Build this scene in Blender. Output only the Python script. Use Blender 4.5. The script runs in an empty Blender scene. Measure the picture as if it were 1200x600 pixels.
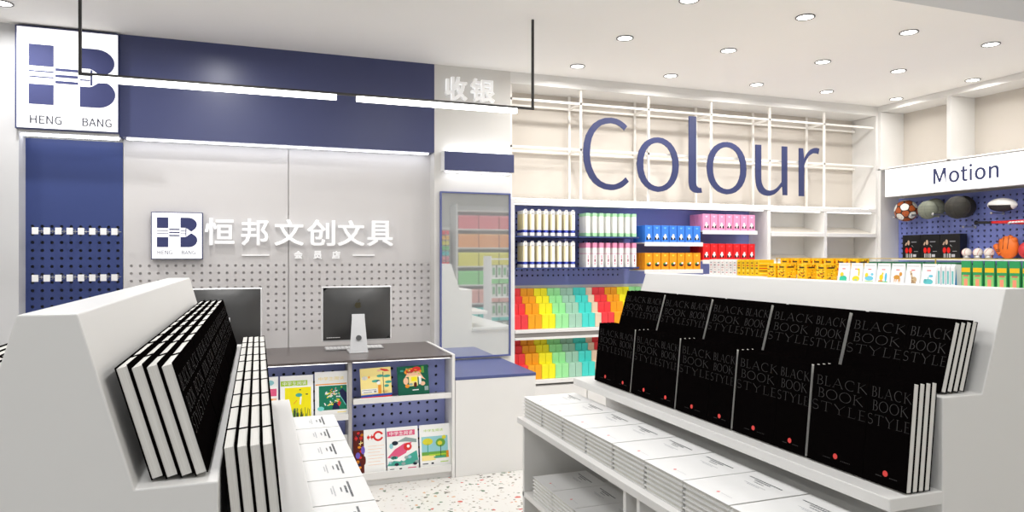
EXPOSURE = -0.58
LAMP_W = 14.0
import bpy, math, random, json
from mathutils import Vector, Matrix
random.seed(7)
PI = math.pi
SC = bpy.context.scene
COL = SC.collection

# ------------------------------------------------------------------ glyph outlines
GLYPHS = json.loads(r'''{"C":[223,[[132,-5,146,-4,159,-1,171,3,182,8,192,15,202,23,211,32,193,53,186,46,178,39,170,34,162,30,153,26,144,24,133,24,114,26,96,33,81,45,70,61,61,80,55,103,54,129,56,155,61,178,70,197,82,212,97,224,115,230,134,233,144,232,152,231,160,228,168,224,174,220,181,215,187,209,204,230,198,237,190,243,180,249,170,254,159,258,147,260,134,261,107,258,83,249,62,235,45,215,31,191,23,162,20,128,23,95,31,65,44,41,61,21,82,7,106,-2]]],"M":[284,[[35,0,64,0,64,142,64,152,64,163,63,174,63,186,62,197,61,208,60,218,62,218,82,159,131,26,153,26,201,159,222,218,223,218,222,208,221,197,221,186,220,174,219,163,219,152,219,142,219,0,249,0,249,257,210,257,161,119,159,112,156,104,154,97,151,89,149,81,146,73,143,66,142,66,139,73,137,81,134,89,131,97,129,104,126,112,123,119,74,257,35,257]]],"i":[96,[[32,0,64,0,64,190,32,190],[48,229,53,230,58,231,62,234,65,237,68,241,69,245,70,251,69,256,68,260,65,264,62,267,58,269,53,271,48,271,43,271,39,269,35,267,32,264,29,260,28,256,27,251,28,245,29,241,32,237,35,234,39,231,43,230]]],"l":[99,[[66,-5,69,-4,73,-4,75,-4,78,-3,80,-3,82,-2,84,-2,80,23,73,22,71,22,69,23,68,24,66,26,65,29,65,32,64,36,64,279,32,279,32,38,33,27,35,18,38,10,43,4,49,-1,56,-4]]],"n":[214,[[32,0,64,0,64,138,72,146,80,152,87,157,94,162,101,165,108,166,116,167,126,166,134,163,141,158,146,151,150,142,152,130,152,116,152,0,184,0,184,120,183,140,180,156,174,170,166,181,155,189,142,193,126,195,115,194,105,192,96,188,87,183,78,177,70,170,62,162,58,190,32,190]]],"o":[212,[[106,-5,126,-2,144,4,160,15,174,29,185,48,192,70,194,95,192,120,185,142,174,161,160,176,144,186,126,193,106,195,87,193,68,186,52,176,38,161,27,142,21,120,18,95,21,70,27,48,38,29,52,15,68,4,87,-2],[106,22,93,24,81,29,71,37,62,48,56,61,52,77,51,95,52,113,56,129,62,142,71,153,81,161,93,166,106,168,120,166,131,161,142,153,150,142,156,129,160,113,161,95,160,77,156,61,150,48,142,37,131,29,120,24]]],"r":[136,[[32,0,64,0,64,122,70,135,77,145,83,153,91,159,98,163,105,166,112,166,115,166,118,166,121,166,123,165,126,165,128,164,131,163,137,191,134,192,131,193,129,194,126,194,123,195,120,195,116,195,107,194,99,191,90,187,83,181,75,174,68,165,62,155,58,190,32,190]]],"t":[132,[[92,-5,97,-4,102,-4,107,-3,112,-2,117,0,122,1,127,2,121,27,118,25,115,24,112,23,109,23,105,22,102,22,99,21,91,22,84,25,78,28,74,34,72,40,70,48,70,58,70,164,121,164,121,190,70,190,70,244,43,244,40,190,9,188,9,164,38,164,38,59,39,43,41,30,46,18,54,8,63,1,76,-3]]],"u":[213,[[88,-5,99,-4,109,-1,118,2,127,8,135,14,143,21,151,30,152,30,154,0,181,0,181,190,149,190,149,55,141,46,134,39,127,33,120,29,113,26,105,24,97,23,87,24,79,27,73,32,68,39,64,48,62,60,62,74,62,190,29,190,29,70,31,50,34,34,40,20,48,9,59,2,72,-3]]],"A":[213,[[1,0,34,0,59,78,153,78,177,0,211,0,124,257,88,257],[67,104,79,144,88,172,97,201,105,230,106,230,115,201,123,172,132,144,145,104]]],"B":[230,[[35,0,117,0,168,8,202,33,214,75,208,105,189,126,162,137,162,138,183,150,195,170,200,194,188,230,157,250,111,257,35,257],[68,148,68,231,107,231,141,227,161,214,168,190,161,167,141,153,106,148],[68,26,68,123,112,123,151,118,174,102,182,76,174,48,150,31,112,26]]],"E":[206,[[35,0,187,0,187,28,68,28,68,121,165,121,165,149,68,149,68,229,183,229,183,257,35,257]]],"G":[241,[[136,-5,168,-1,195,10,215,25,215,133,131,133,131,106,186,106,186,39,173,31,157,26,139,24,93,37,64,73,54,129,64,185,94,220,139,233,162,230,180,221,194,209,212,230,194,245,170,256,138,261,77,245,36,200,20,128,35,57,76,11]]],"H":[255,[[35,0,68,0,68,121,187,121,187,0,220,0,220,257,187,257,187,149,68,149,68,257,35,257]]],"N":[253,[[35,0,66,0,66,135,65,162,64,189,62,215,63,215,91,162,185,0,218,0,218,257,187,257,187,123,188,96,189,69,192,42,190,42,162,95,68,257,35,257]]],"中":[350,[[160,294,160,231,34,231,34,65,60,65,60,87,160,87,160,-28,188,-28,188,87,289,87,289,67,316,67,316,231,188,231,188,294],[60,113,60,206,160,206,160,113],[289,113,188,113,188,206,289,206]]],"会":[350,[[55,-20,100,-13,273,2,285,-14,293,-28,317,-13,283,32,237,79,215,67,235,47,255,25,96,13,132,50,167,92,321,92,321,118,31,118,31,92,131,92,97,50,72,25,58,13,46,7,51,-7],[176,294,110,227,15,174,25,163,34,151,64,166,92,182,92,161,259,161,259,186,97,186,140,217,176,251,213,218,259,186,289,169,319,155,327,167,337,178,255,219,191,269,202,283]]],"具":[350,[[212,29,269,0,316,-28,337,-9,288,19,229,48],[115,47,70,17,14,-9,24,-18,33,-28,89,-2,140,31],[74,277,74,73,18,73,18,49,333,49,333,73,281,73,281,277],[99,73,99,105,255,105,255,73],[99,205,255,205,255,175,99,175],[99,225,99,256,255,256,255,225],[99,155,255,155,255,125,99,125]]],"创":[350,[[293,289,293,7,291,0,284,-2,264,-2,231,-2,236,-14,240,-27,280,-26,304,-22,316,-13,320,7,320,289],[225,254,225,59,250,59,250,254],[50,166,50,16,59,-15,94,-23,159,-23,191,-10,202,39,189,43,178,49,173,9,158,0,96,0,79,3,76,16,76,143,151,143,147,96,141,78,137,75,131,75,119,75,101,76,105,65,107,54,127,53,142,53,153,56,162,62,171,89,177,155,178,166],[110,293,69,226,9,168,20,159,29,150,77,195,116,250,157,202,189,160,208,178,172,222,127,271,134,286]]],"员":[350,[[94,256,257,256,257,216,94,216],[67,278,67,193,286,193,286,278],[159,114,159,82,139,36,23,-8,33,-18,40,-29,163,24,187,82,187,114],[185,23,255,-3,314,-29,328,-7,267,18,198,42],[54,161,54,32,81,32,81,137,272,137,272,35,300,35,300,161]]],"学":[350,[[161,121,161,96,21,96,21,71,161,71,161,5,159,-1,152,-2,131,-3,94,-2,101,-15,106,-27,145,-26,171,-23,184,-14,188,5,188,71,331,71,331,96,188,96,188,110,235,135,275,164,257,177,252,176,80,176,80,153,222,153,193,135],[148,289,164,262,175,236,98,236,111,243,97,266,77,291,56,281,73,258,86,236,28,236,28,166,53,166,53,212,299,212,299,166,325,166,325,236,267,236,285,259,301,283,275,292,259,264,239,236,182,236,200,243,189,269,172,297]]],"店":[350,[[102,101,102,-23,128,-23,128,-9,276,-9,276,-23,303,-23,303,101,206,101,206,148,320,148,320,173,206,173,206,214,179,214,179,101],[128,14,128,77,276,77,276,14],[163,287,173,270,182,251,44,251,44,160,39,73,11,-13,23,-20,34,-28,64,65,71,160,71,226,331,226,331,251,211,251,202,272,189,293]]],"恒":[350,[[62,294,62,-28,88,-28,88,294],[28,227,22,180,10,137,32,129,44,175,49,224],[91,230,106,196,116,166,136,176,125,206,110,238],[134,275,134,251,330,251,330,275],[123,16,123,-9,336,-9,336,16],[176,119,283,119,283,70,176,70],[176,190,283,190,283,141,176,141],[151,213,151,46,309,46,309,213]]],"收":[350,[[206,201,282,201,268,139,246,87,222,139,204,196],[202,294,180,208,143,140,154,129,162,118,177,139,190,163,209,110,232,63,196,24,149,-7,159,-18,166,-28,211,2,246,40,280,2,319,-27,328,-15,338,-5,296,23,262,62,290,125,308,201,335,201,335,226,214,226,222,257,229,290],[32,35,51,45,113,69,113,-28,139,-28,139,289,113,289,113,95,60,77,60,255,34,255,34,83,29,67,21,59,28,47]]],"文":[350,[[148,288,163,260,174,233,203,243,191,269,175,297],[18,232,18,207,72,207,109,132,157,70,92,28,13,-2,22,-15,29,-27,110,6,176,51,241,6,320,-26,329,-13,339,-1,261,27,196,70,243,131,279,207,334,207,334,232],[176,89,132,143,99,207,249,207,218,142]]],"生":[350,[[84,289,57,216,19,159,31,151,42,143,62,169,79,201,162,201,162,123,58,123,58,98,162,98,162,9,19,9,19,-17,332,-17,332,9,189,9,189,98,303,98,303,123,189,123,189,201,315,201,315,226,189,226,189,294,162,294,162,226,91,226,101,254,110,283]]],"读":[350,[[155,158,184,141,206,123,218,138,196,155,167,172],[130,126,158,109,181,90,194,105,171,123,142,140],[239,37,284,4,319,-29,336,-12,300,20,255,52],[37,269,66,242,91,215,109,235,84,260,54,286],[129,208,129,185,298,185,290,163,283,144,304,138,316,169,328,204,311,209,307,208,240,208,240,239,313,239,313,262,240,262,240,294,214,294,214,262,141,262,141,239,214,239,214,208],[224,171,224,130,223,109,219,88,121,88,121,65,210,65,178,25,116,-9,124,-19,131,-30,204,14,239,65,331,65,331,88,245,88,248,109,249,129,249,171],[14,184,14,159,66,159,66,31,60,10,49,-2,57,-11,63,-21,79,-5,132,40,127,50,122,62,90,36,90,184]]],"邦":[350,[[94,294,94,247,22,247,22,223,94,223,94,175,28,175,28,152,94,152,93,127,90,102,15,102,15,77,85,77,63,30,21,-11,33,-20,42,-30,89,20,112,77,188,77,188,102,117,102,119,127,120,152,177,152,177,175,120,175,120,223,185,223,185,247,120,247,120,294],[201,274,201,-28,227,-28,227,249,298,249,276,202,251,154,293,111,304,75,301,58,293,48,285,44,275,43,261,43,244,44,249,31,252,19,269,18,286,19,299,22,310,27,324,45,329,72,319,113,279,158,307,210,333,263,314,275,311,274]]],"银":[350,[[290,191,290,148,188,148,188,191],[290,213,188,213,188,256,290,256],[161,-28,181,-20,251,0,250,11,250,24,188,9,188,125,220,125,257,34,322,-26,330,-13,339,-3,302,20,273,53,304,73,333,95,316,113,291,92,262,71,250,97,241,125,314,125,314,279,162,279,162,19,158,2,149,-6,156,-17],[62,293,41,246,12,208,19,196,26,184,43,205,60,229,142,229,142,254,73,254,80,270,86,286],[67,-26,86,-13,149,20,146,31,144,43,95,19,95,96,145,96,145,120,95,120,95,168,137,168,137,192,39,192,39,168,69,168,69,120,20,120,20,96,69,96,69,20,65,4,56,-3,63,-14]]],"阅":[350,[[121,156,227,156,227,114,121,114],[32,215,32,-28,57,-28,57,215],[37,277,60,252,78,228,99,243,81,266,57,290],[111,224,127,200,139,177,97,177,97,92,137,92,120,46,76,15,84,6,90,-5,141,34,160,92,186,92,186,34,192,11,216,5,248,5,267,13,275,47,264,51,254,56,252,31,245,26,219,26,211,27,210,34,210,92,251,92,251,177,210,177,226,202,241,228,216,234,201,205,183,177,141,177,160,187,149,210,131,234],[123,275,123,251,293,251,293,5,292,0,287,-2,273,-2,252,-1,257,-14,260,-26,288,-25,306,-21,316,-12,318,5,318,275]]]}''')
_gc = {}
def glyph_geo(ch, offset=0.0, extrude=0.5):
    """verts / faces of one character, lower-left of its box at its natural place, depth -extrude..extrude"""
    key = (ch, offset)
    if key not in _gc:
        c = bpy.data.curves.new('glyph', 'CURVE'); c.dimensions = '2D'; c.fill_mode = 'BOTH'
        for L in GLYPHS[ch][1]:
            n = len(L)//2
            s = c.splines.new('POLY'); s.points.add(n-1); s.use_cyclic_u = True
            for i in range(n):
                s.points[i].co = (L[2*i]/1000, L[2*i+1]/1000, 0, 1)
        c.offset = offset; c.extrude = 0.5
        o = bpy.data.objects.new('glyph', c); COL.objects.link(o)
        dg = bpy.context.evaluated_depsgraph_get()
        m = bpy.data.meshes.new_from_object(o.evaluated_get(dg))
        _gc[key] = ([tuple(v.co) for v in m.vertices], [tuple(p.vertices) for p in m.polygons])
        bpy.data.objects.remove(o); bpy.data.curves.remove(c); bpy.data.meshes.remove(m)
    return _gc[key]

# ------------------------------------------------------------------ materials
def lin(c):
    return tuple(((x/255)/12.92 if x/255 <= 0.04045 else ((x/255+0.055)/1.055)**2.4) for x in c)
_mats = {}
def mat(name, rgb, rough=0.5, metal=0.0, var=0.03, scale=30.0, bump=0.0, coat=0.0, emit=0.0, spec=0.5):
    """procedural material: a base colour with faint noise variation and optional bump"""
    if name in _mats: return _mats[name]
    m = bpy.data.materials.new(name); m.use_nodes = True
    nt = m.node_tree; b = nt.nodes['Principled BSDF']
    c = lin(rgb)
    tc = nt.nodes.new('ShaderNodeTexCoord'); nz = nt.nodes.new('ShaderNodeTexNoise')
    nz.inputs['Scale'].default_value = scale; nz.inputs['Detail'].default_value = 3
    nt.links.new(tc.outputs['Object'], nz.inputs['Vector'])
    mx = nt.nodes.new('ShaderNodeMix'); mx.data_type = 'RGBA'
    mx.inputs['A'].default_value = (*[x*(1-var) for x in c], 1)
    mx.inputs['B'].default_value = (*[min(1, x*(1+var)) for x in c], 1)
    nt.links.new(nz.outputs['Fac'], mx.inputs['Factor'])
    nt.links.new(mx.outputs['Result'], b.inputs['Base Color'])
    b.inputs['Roughness'].default_value = rough; b.inputs['Metallic'].default_value = metal
    b.inputs['Specular IOR Level'].default_value = spec
    if coat: b.inputs['Coat Weight'].default_value = coat
    if bump:
        bp = nt.nodes.new('ShaderNodeBump'); bp.inputs['Strength'].default_value = bump; bp.inputs['Distance'].default_value = 0.002
        nt.links.new(nz.outputs['Fac'], bp.inputs['Height']); nt.links.new(bp.outputs['Normal'], b.inputs['Normal'])
    if emit:
        b.inputs['Emission Color'].default_value = (*c, 1); b.inputs['Emission Strength'].default_value = emit
    _mats[name] = m
    return m
def ink(rgb):
    return mat('print_%02x%02x%02x' % tuple(rgb), rgb, 0.45, var=0.0, spec=0.3)

WHITE = mat('white_laminate', (232,231,229), 0.38, var=0.015, scale=6)
WALLW = mat('white_wall_paint', (220,218,214), 0.7, var=0.02, scale=4, bump=0.05)
WALLG = mat('warm_grey_wall', (209,202,193), 0.75, var=0.02, scale=4)
CEIL = mat('ceiling_paint', (250,248,245), 0.85, var=0.01, scale=3)
SOFF = mat('grey_soffit_paint', (208,210,212), 0.85, var=0.01, scale=3)
PANELW = mat('perforated_panel_white', (215,212,211), 0.5, var=0.015, scale=5)
NAVY = mat('navy_fascia_laminate', (66,72,112), 0.36, var=0.04, scale=3)
NAVYP = mat('navy_panel', (50,66,122), 0.5, var=0.03, scale=3)
BLUEP = mat('blue_pegboard', (138,148,216), 0.5, var=0.03, scale=4)
BLUEC = mat('blue_counter_pegboard', (154,164,224), 0.5, var=0.03, scale=4)
SLATE = mat('slate_blue_laminate', (78,88,138), 0.4, var=0.02, scale=4)
LETTER = mat('blue_letter_acrylic', (46,54,98), 0.4, var=0.02, scale=4)
HOLE = mat('dark_backing', (44,44,52), 0.8)
HOLEG = mat('grey_backing', (184,180,180), 0.8)
COUNTER = mat('dark_brown_counter', (92,84,82), 0.3, var=0.05, scale=8)
STEEL = mat('brushed_steel', (200,200,200), 0.3, 1.0, var=0.05, scale=60)
BLACKM = mat('black_metal', (38,36,35), 0.45)
LETW = mat('white_acrylic', (250,250,250), 0.35, var=0.0)
BLACKC = mat('black_book_cloth', (9,7,7), 0.85, var=0.1, scale=80, spec=0.0)
BLACKT = mat('debossed_grey_foil', (64,62,62), 0.7, var=0.1, spec=0.1)
REDD = ink((224,70,66))
GLOW = mat('lamp_diffuser', (255,253,248), 0.5, var=0, emit=14)
TUBE = mat('led_tube_diffuser', (255,254,250), 0.5, var=0, emit=6)
STRIP = mat('led_strip', (245,248,255), 0.5, var=0, emit=8)
STRIPB = mat('led_strip_soft', (250,248,245), 0.5, var=0, emit=3.6)
STRIPC = mat('led_strip_dim', (250,246,240), 0.5, var=0, emit=2.5)
LETW_GLOW = mat('letter_acrylic_added_glow', (255,255,255), 0.4, var=0, emit=0.22)  # white acrylic with faint emission added so letters and bars look brighter
LIGHTBOX = mat('backlit_acrylic', (255,255,255), 0.5, var=0, emit=0.9)
GOLD = mat('brass_rail', (206,176,84), 0.4, 0.3)

def pages_mat():
    m = bpy.data.materials.new('paper_edges'); m.use_nodes = True
    nt = m.node_tree; b = nt.nodes['Principled BSDF']
    tc = nt.nodes.new('ShaderNodeTexCoord'); mp = nt.nodes.new('ShaderNodeMapping'); nz = nt.nodes.new('ShaderNodeTexNoise')
    mp.inputs['Scale'].default_value = (900, 6, 6)
    nt.links.new(tc.outputs['Object'], mp.inputs['Vector']); nt.links.new(mp.outputs['Vector'], nz.inputs['Vector'])
    nz.inputs['Scale'].default_value = 1.0
    cr = nt.nodes.new('ShaderNodeValToRGB')
    cr.color_ramp.elements[0].position = 0.3; cr.color_ramp.elements[0].color = (*lin((216,213,206)), 1)
    cr.color_ramp.elements[1].position = 0.7; cr.color_ramp.elements[1].color = (*lin((234,232,227)), 1)
    nt.links.new(nz.outputs['Fac'], cr.inputs['Fac']); nt.links.new(cr.outputs['Color'], b.inputs['Base Color'])
    b.inputs['Roughness'].default_value = 0.8
    return m
PAGES = pages_mat()
def terrazzo():
    m = bpy.data.materials.new('terrazzo_floor'); m.use_nodes = True
    nt = m.node_tree; b = nt.nodes['Principled BSDF']
    tc = nt.nodes.new('ShaderNodeTexCoord')
    base = (*lin((217,215,211)), 1); last = None
    for k, (sc, thr, cols) in enumerate(((38, 0.21, ((196,190,182),(150,140,128),(214,208,200),(128,132,120))), (19, 0.15, ((196,92,80),(120,116,110),(206,170,140),(110,130,110))))):
        nz = nt.nodes.new('ShaderNodeTexNoise'); nz.inputs['Scale'].default_value = 9*(k+1)
        ad = nt.nodes.new('ShaderNodeVectorMath'); ad.operation = 'MULTIPLY_ADD'
        ad.inputs[1].default_value = (0.05, 0.05, 0.0)
        nt.links.new(tc.outputs['Object'], nz.inputs['Vector'])
        nt.links.new(nz.outputs['Color'], ad.inputs[0]); nt.links.new(tc.outputs['Object'], ad.inputs[2])
        v = nt.nodes.new('ShaderNodeTexVoronoi'); v.inputs['Scale'].default_value = sc
        nt.links.new(ad.outputs['Vector'], v.inputs['Vector'])
        sx = nt.nodes.new('ShaderNodeSeparateColor'); nt.links.new(v.outputs['Color'], sx.inputs['Color'])
        cr = nt.nodes.new('ShaderNodeValToRGB'); cr.color_ramp.interpolation = 'CONSTANT'
        while len(cr.color_ramp.elements) < len(cols): cr.color_ramp.elements.new(0.5)
        for i, c in enumerate(cols):
            cr.color_ramp.elements[i].position = i/len(cols); cr.color_ramp.elements[i].color = (*lin(c), 1)
        nt.links.new(sx.outputs['Red'], cr.inputs['Fac'])
        # radius per cell
        ml = nt.nodes.new('ShaderNodeMath'); ml.operation = 'MULTIPLY'; ml.inputs[1].default_value = thr*2.2
        nt.links.new(sx.outputs['Green'], ml.inputs[0])
        lt = nt.nodes.new('ShaderNodeMath'); lt.operation = 'LESS_THAN'
        nt.links.new(v.outputs['Distance'], lt.inputs[0]); nt.links.new(ml.outputs[0], lt.inputs[1])
        mx = nt.nodes.new('ShaderNodeMix'); mx.data_type = 'RGBA'
        if last is None: mx.inputs['A'].default_value = base
        else: nt.links.new(last, mx.inputs['A'])
        nt.links.new(cr.outputs['Color'], mx.inputs['B']); nt.links.new(lt.outputs[0], mx.inputs['Factor'])
        last = mx.outputs['Result']
    nt.links.new(last, b.inputs['Base Color']); b.inputs['Roughness'].default_value = 0.25
    return m
TERR = terrazzo()
def mirror_mat():
    m = bpy.data.materials.new('tinted_mirror_glass'); m.use_nodes = True
    nt = m.node_tree; b = nt.nodes['Principled BSDF']
    b.inputs['Base Color'].default_value = (*lin((226,230,232)), 1); b.inputs['Metallic'].default_value = 0.75
    nz = nt.nodes.new('ShaderNodeTexNoise'); nz.inputs['Scale'].default_value = 1.5
    mr = nt.nodes.new('ShaderNodeMapRange'); mr.inputs['To Min'].default_value = 0.015; mr.inputs['To Max'].default_value = 0.03
    nt.links.new(nz.outputs['Fac'], mr.inputs['Value']); nt.links.new(mr.outputs['Result'], b.inputs['Roughness'])
    return m
MIRROR = mirror_mat()

# ------------------------------------------------------------------ mesh builder
class MB:
    def __init__(s): s.v = []; s.f = []; s.mi = []; s.mats = []; s.smooth = []; s.T = None
    def m(s, mt):
        if mt not in s.mats: s.mats.append(mt)
        return s.mats.index(mt)
    def add(s, vs, fs, mt, smooth=False, T=None):
        T = T or s.T
        n = len(s.v)
        for p in vs:
            p = T(p) if callable(T) else (T @ Vector(p) if T is not None else p)
            s.v.append(tuple(p))
        i = s.m(mt)
        for f in fs: s.f.append(tuple(n+k for k in f)); s.mi.append(i); s.smooth.append(smooth)
    def box(s, x0, x1, y0, y1, z0, z1, mt, T=None):
        vs = [(x,y,z) for x in (x0,x1) for y in (y0,y1) for z in (z0,z1)]
        s.add(vs, [(0,1,3,2),(4,6,7,5),(0,4,5,1),(2,3,7,6),(0,2,6,4),(1,5,7,3)], mt, T=T)
    def prism(s, poly, a0, a1, axis, mt, T=None):
        """poly: 2-D outline; axis 'x','y','z' = extrusion axis (other two in order)"""
        def mk(p, a):
            return {'x': (a,p[0],p[1]), 'y': (p[0],a,p[1]), 'z': (p[0],p[1],a)}[axis]
        n = len(poly)
        vs = [mk(p,a0) for p in poly]+[mk(p,a1) for p in poly]
        fs = [tuple(range(n)), tuple(range(2*n-1, n-1, -1))]+[(i,(i+1)%n,n+(i+1)%n,n+i) for i in range(n)]
        s.add(vs, fs, mt, T=T)
    def cyl(s, a, b, r, mt, n=12, r2=None, caps=True, smooth=True):
        a, b = Vector(a), Vector(b); d = (b-a).normalized()
        u = d.cross(Vector((0,0,1)));  u = u.normalized() if u.length > 1e-4 else Vector((1,0,0))
        w = d.cross(u); r2 = r if r2 is None else r2
        vs = []
        for c, rr in ((a,r),(b,r2)):
            for i in range(n):
                t = 2*PI*i/n; vs.append(c+u*math.cos(t)*rr+w*math.sin(t)*rr)
        s.add(vs, [(i,(i+1)%n,n+(i+1)%n,n+i) for i in range(n)], mt, smooth)
        if caps: s.add(vs, [tuple(range(n-1,-1,-1)), tuple(range(n,2*n))], mt)
    def tube(s, pts, r, mt, n=8):
        for a, b in zip(pts, pts[1:]): s.cyl(a, b, r, mt, n)
    def lathe(s, prof, mt, c=(0,0,0), n=24, T=None):
        vs = []; k = len(prof)
        for i in range(n):
            t = 2*PI*i/n
            for r, z in prof: vs.append((c[0]+r*math.cos(t), c[1]+r*math.sin(t), c[2]+z))
        fs = [(i*k+j, ((i+1)%n)*k+j, ((i+1)%n)*k+j+1, i*k+j+1) for i in range(n) for j in range(k-1)]
        s.add(vs, fs, mt, True, T=T)
    def sphere(s, c, r, mt, n=24, sc=(1,1,1), T=None):
        m = n//2
        vs = []
        for j in range(m+1):
            p = PI*j/m
            for i in range(n):
                t = 2*PI*i/n
                vs.append((c[0]+r*sc[0]*math.sin(p)*math.cos(t), c[1]+r*sc[1]*math.sin(p)*math.sin(t), c[2]+r*sc[2]*math.cos(p)))
        fs = [(j*n+i, (j+1)*n+i, (j+1)*n+(i+1)%n, j*n+(i+1)%n) for j in range(m) for i in range(n)]
        s.add(vs, fs, mt, True, T=T)
    def glyph(s, ch, x, y, h_scale, depth, mt, F, offset=0.0, w_scale=None):
        """one character; x,y = position of its bounding box corner in the frame F(x,y,z)->world"""
        vs, fs = glyph_geo(ch, offset)
        w_scale = w_scale or h_scale
        s.add([F((x+p[0]*w_scale, y+p[1]*h_scale, (p[2]+0.5)*depth)) for p in vs], fs, mt, T=lambda q: q)
    def build(s, name, parent=None, bevel=0, **props):
        me = bpy.data.meshes.new(name); me.from_pydata(s.v, [], s.f)
        for mt in s.mats: me.materials.append(mt)
        me.polygons.foreach_set('material_index', s.mi); me.polygons.foreach_set('use_smooth', s.smooth)
        me.update()
        import bmesh
        bm = bmesh.new(); bm.from_mesh(me)
        bmesh.ops.recalc_face_normals(bm, faces=bm.faces); bm.to_mesh(me); bm.free()
        o = bpy.data.objects.new(name, me); COL.objects.link(o)
        if parent: o.parent = parent
        if bevel:
            b = o.modifiers.new('bevel', 'BEVEL'); b.width = bevel; b.segments = 2; b.limit_method = 'ANGLE'; b.angle_limit = 0.6
        for k, v in props.items(): o[k] = v
        return o
def glyph_box(ch, offset=0.0):
    vs, _ = glyph_geo(ch, offset)
    return min(p[0] for p in vs), max(p[0] for p in vs), min(p[1] for p in vs), max(p[1] for p in vs)
def fit_glyph(mb, ch, x0, x1, y0, y1, depth, mt, F, offset=0.0):
    a, b, c, d = glyph_box(ch, offset)
    ws = (x1-x0)/(b-a); hs = (y1-y0)/(d-c)
    mb.glyph(ch, x0-a*ws, y0-c*hs, hs, depth, mt, F, offset, ws)
def bold_glyph(mb, ch, x0, x1, y0, y1, depth, mt, F, e):
    """heavier strokes: the outline repeated at small shifts, all in one solid letter"""
    for k, (dx, dy) in enumerate(((0,0),(-1,-1),(1,-1),(1,1),(-1,1),(1,0),(-1,0))):
        fit_glyph(mb, ch, x0+e+dx*e, x1-e+dx*e, y0+e+dy*e*0.8, y1-e+dy*e*0.8, depth-0.0001*k, mt, F)
def empty(name, loc=(0,0,0), label=None, category=None, group=None, rz=0):
    o = bpy.data.objects.new(name, None); COL.objects.link(o); o.location = loc; o.rotation_euler = (0,0,rz)
    o.empty_display_size = 0.05
    if label: o['label'] = label
    if category: o['category'] = category
    if group: o['group'] = group
    return o
def tag(o, label, category, group=None):
    o['label'] = label; o['category'] = category
    if group: o['group'] = group
    return o
def dup(root, loc=None, rot=None, label=None, group=None):
    r = root.copy(); COL.objects.link(r)
    if loc is not None: r.location = loc
    if rot is not None: r.rotation_euler = rot
    if label: r['label'] = label
    if group: r['group'] = group
    for ch in root.children:
        c = ch.copy(); COL.objects.link(c); c.parent = r
        for g in ch.children:
            d = g.copy(); COL.objects.link(d); d.parent = c
    return r
class Pool:
    """first call hands out the prototype itself, later calls copies of it"""
    def __init__(s, proto): s.p = proto; s.used = False
    def put(s, loc, label, group=None, rot=(0,0,0)):
        if not s.used:
            s.used = True; o = s.p; o.location = loc; o.rotation_euler = rot; o['label'] = label
            if group: o['group'] = group
            return o
        return dup(s.p, loc, rot, label, group)
def FY(y):   # frame of a face that looks to -Y
    return lambda p: (p[0], y-p[2], p[1])
def FXn(x):  # face looking to -X : local x runs towards -Y
    return lambda p: (x-p[2], -p[0], p[1])
ORD = ['first','second','third','fourth','fifth','sixth','seventh','eighth','ninth','tenth','eleventh','twelfth','thirteenth','fourteenth','fifteenth','sixteenth','seventeenth','eighteenth','nineteenth','twentieth']
def structure(name, mb, bevel=0):
    return mb.build(name, None, bevel, kind='structure')

def perforated(mb, u0, u1, w0, w1, us, ws, r, t, mt, F, back, backd=0.012):
    """a board in frame F over [u0,u1]x[w0,w1] with real round holes centred at us x ws"""
    p = us[1]-us[0]; q = ws[1]-ws[0]
    ua, ub, wa, wb = us[0]-p/2, us[-1]+p/2, ws[0]-q/2, ws[-1]+q/2
    def quad(a,b,c,d):
        if b-a > 1e-5 and d-c > 1e-5:
            mb.add([F((a,c,0)),F((b,c,0)),F((b,d,0)),F((a,d,0))], [(0,1,2,3)], mt, T=lambda x: x)
    quad(u0,ua,w0,w1); quad(ub,u1,w0,w1); quad(ua,ub,w0,wa); quad(ua,ub,wb,w1)
    for uc in us:
        for wc in ws:
            outer = [(p/2,0),(p/2,q/2),(0,q/2),(-p/2,q/2),(-p/2,0),(-p/2,-q/2),(0,-q/2),(p/2,-q/2)]
            inner = [(r*math.cos(k*PI/4), r*math.sin(k*PI/4)) for k in range(8)]
            vs = [F((uc+a,wc+b,0)) for a,b in outer]+[F((uc+a,wc+b,0)) for a,b in inner]+[F((uc+a,wc+b,-t)) for a,b in inner]
            fs = [(k,(k+1)%8,8+(k+1)%8,8+k) for k in range(8)]+[(8+k,8+(k+1)%8,16+(k+1)%8,16+k) for k in range(8)]
            mb.add(vs, fs, mt, T=lambda x: x)
    mb.add([F((u0,w0,-t)),F((u1,w0,-t)),F((u1,w1,-t)),F((u0,w1,-t))], [(0,1,2,3)], back, T=lambda x: x)
    # rim closing the board's edge
    for a,b in (((u0,w0),(u1,w0)),((u1,w0),(u1,w1)),((u1,w1),(u0,w1)),((u0,w1),(u0,w0))):
        mb.add([F((*a,0)),F((*b,0)),F((*b,-t)),F((*a,-t))], [(0,1,2,3)], mt, T=lambda x: x)
def rng(a, step, n): return [a+step*i for i in range(n)]
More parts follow.
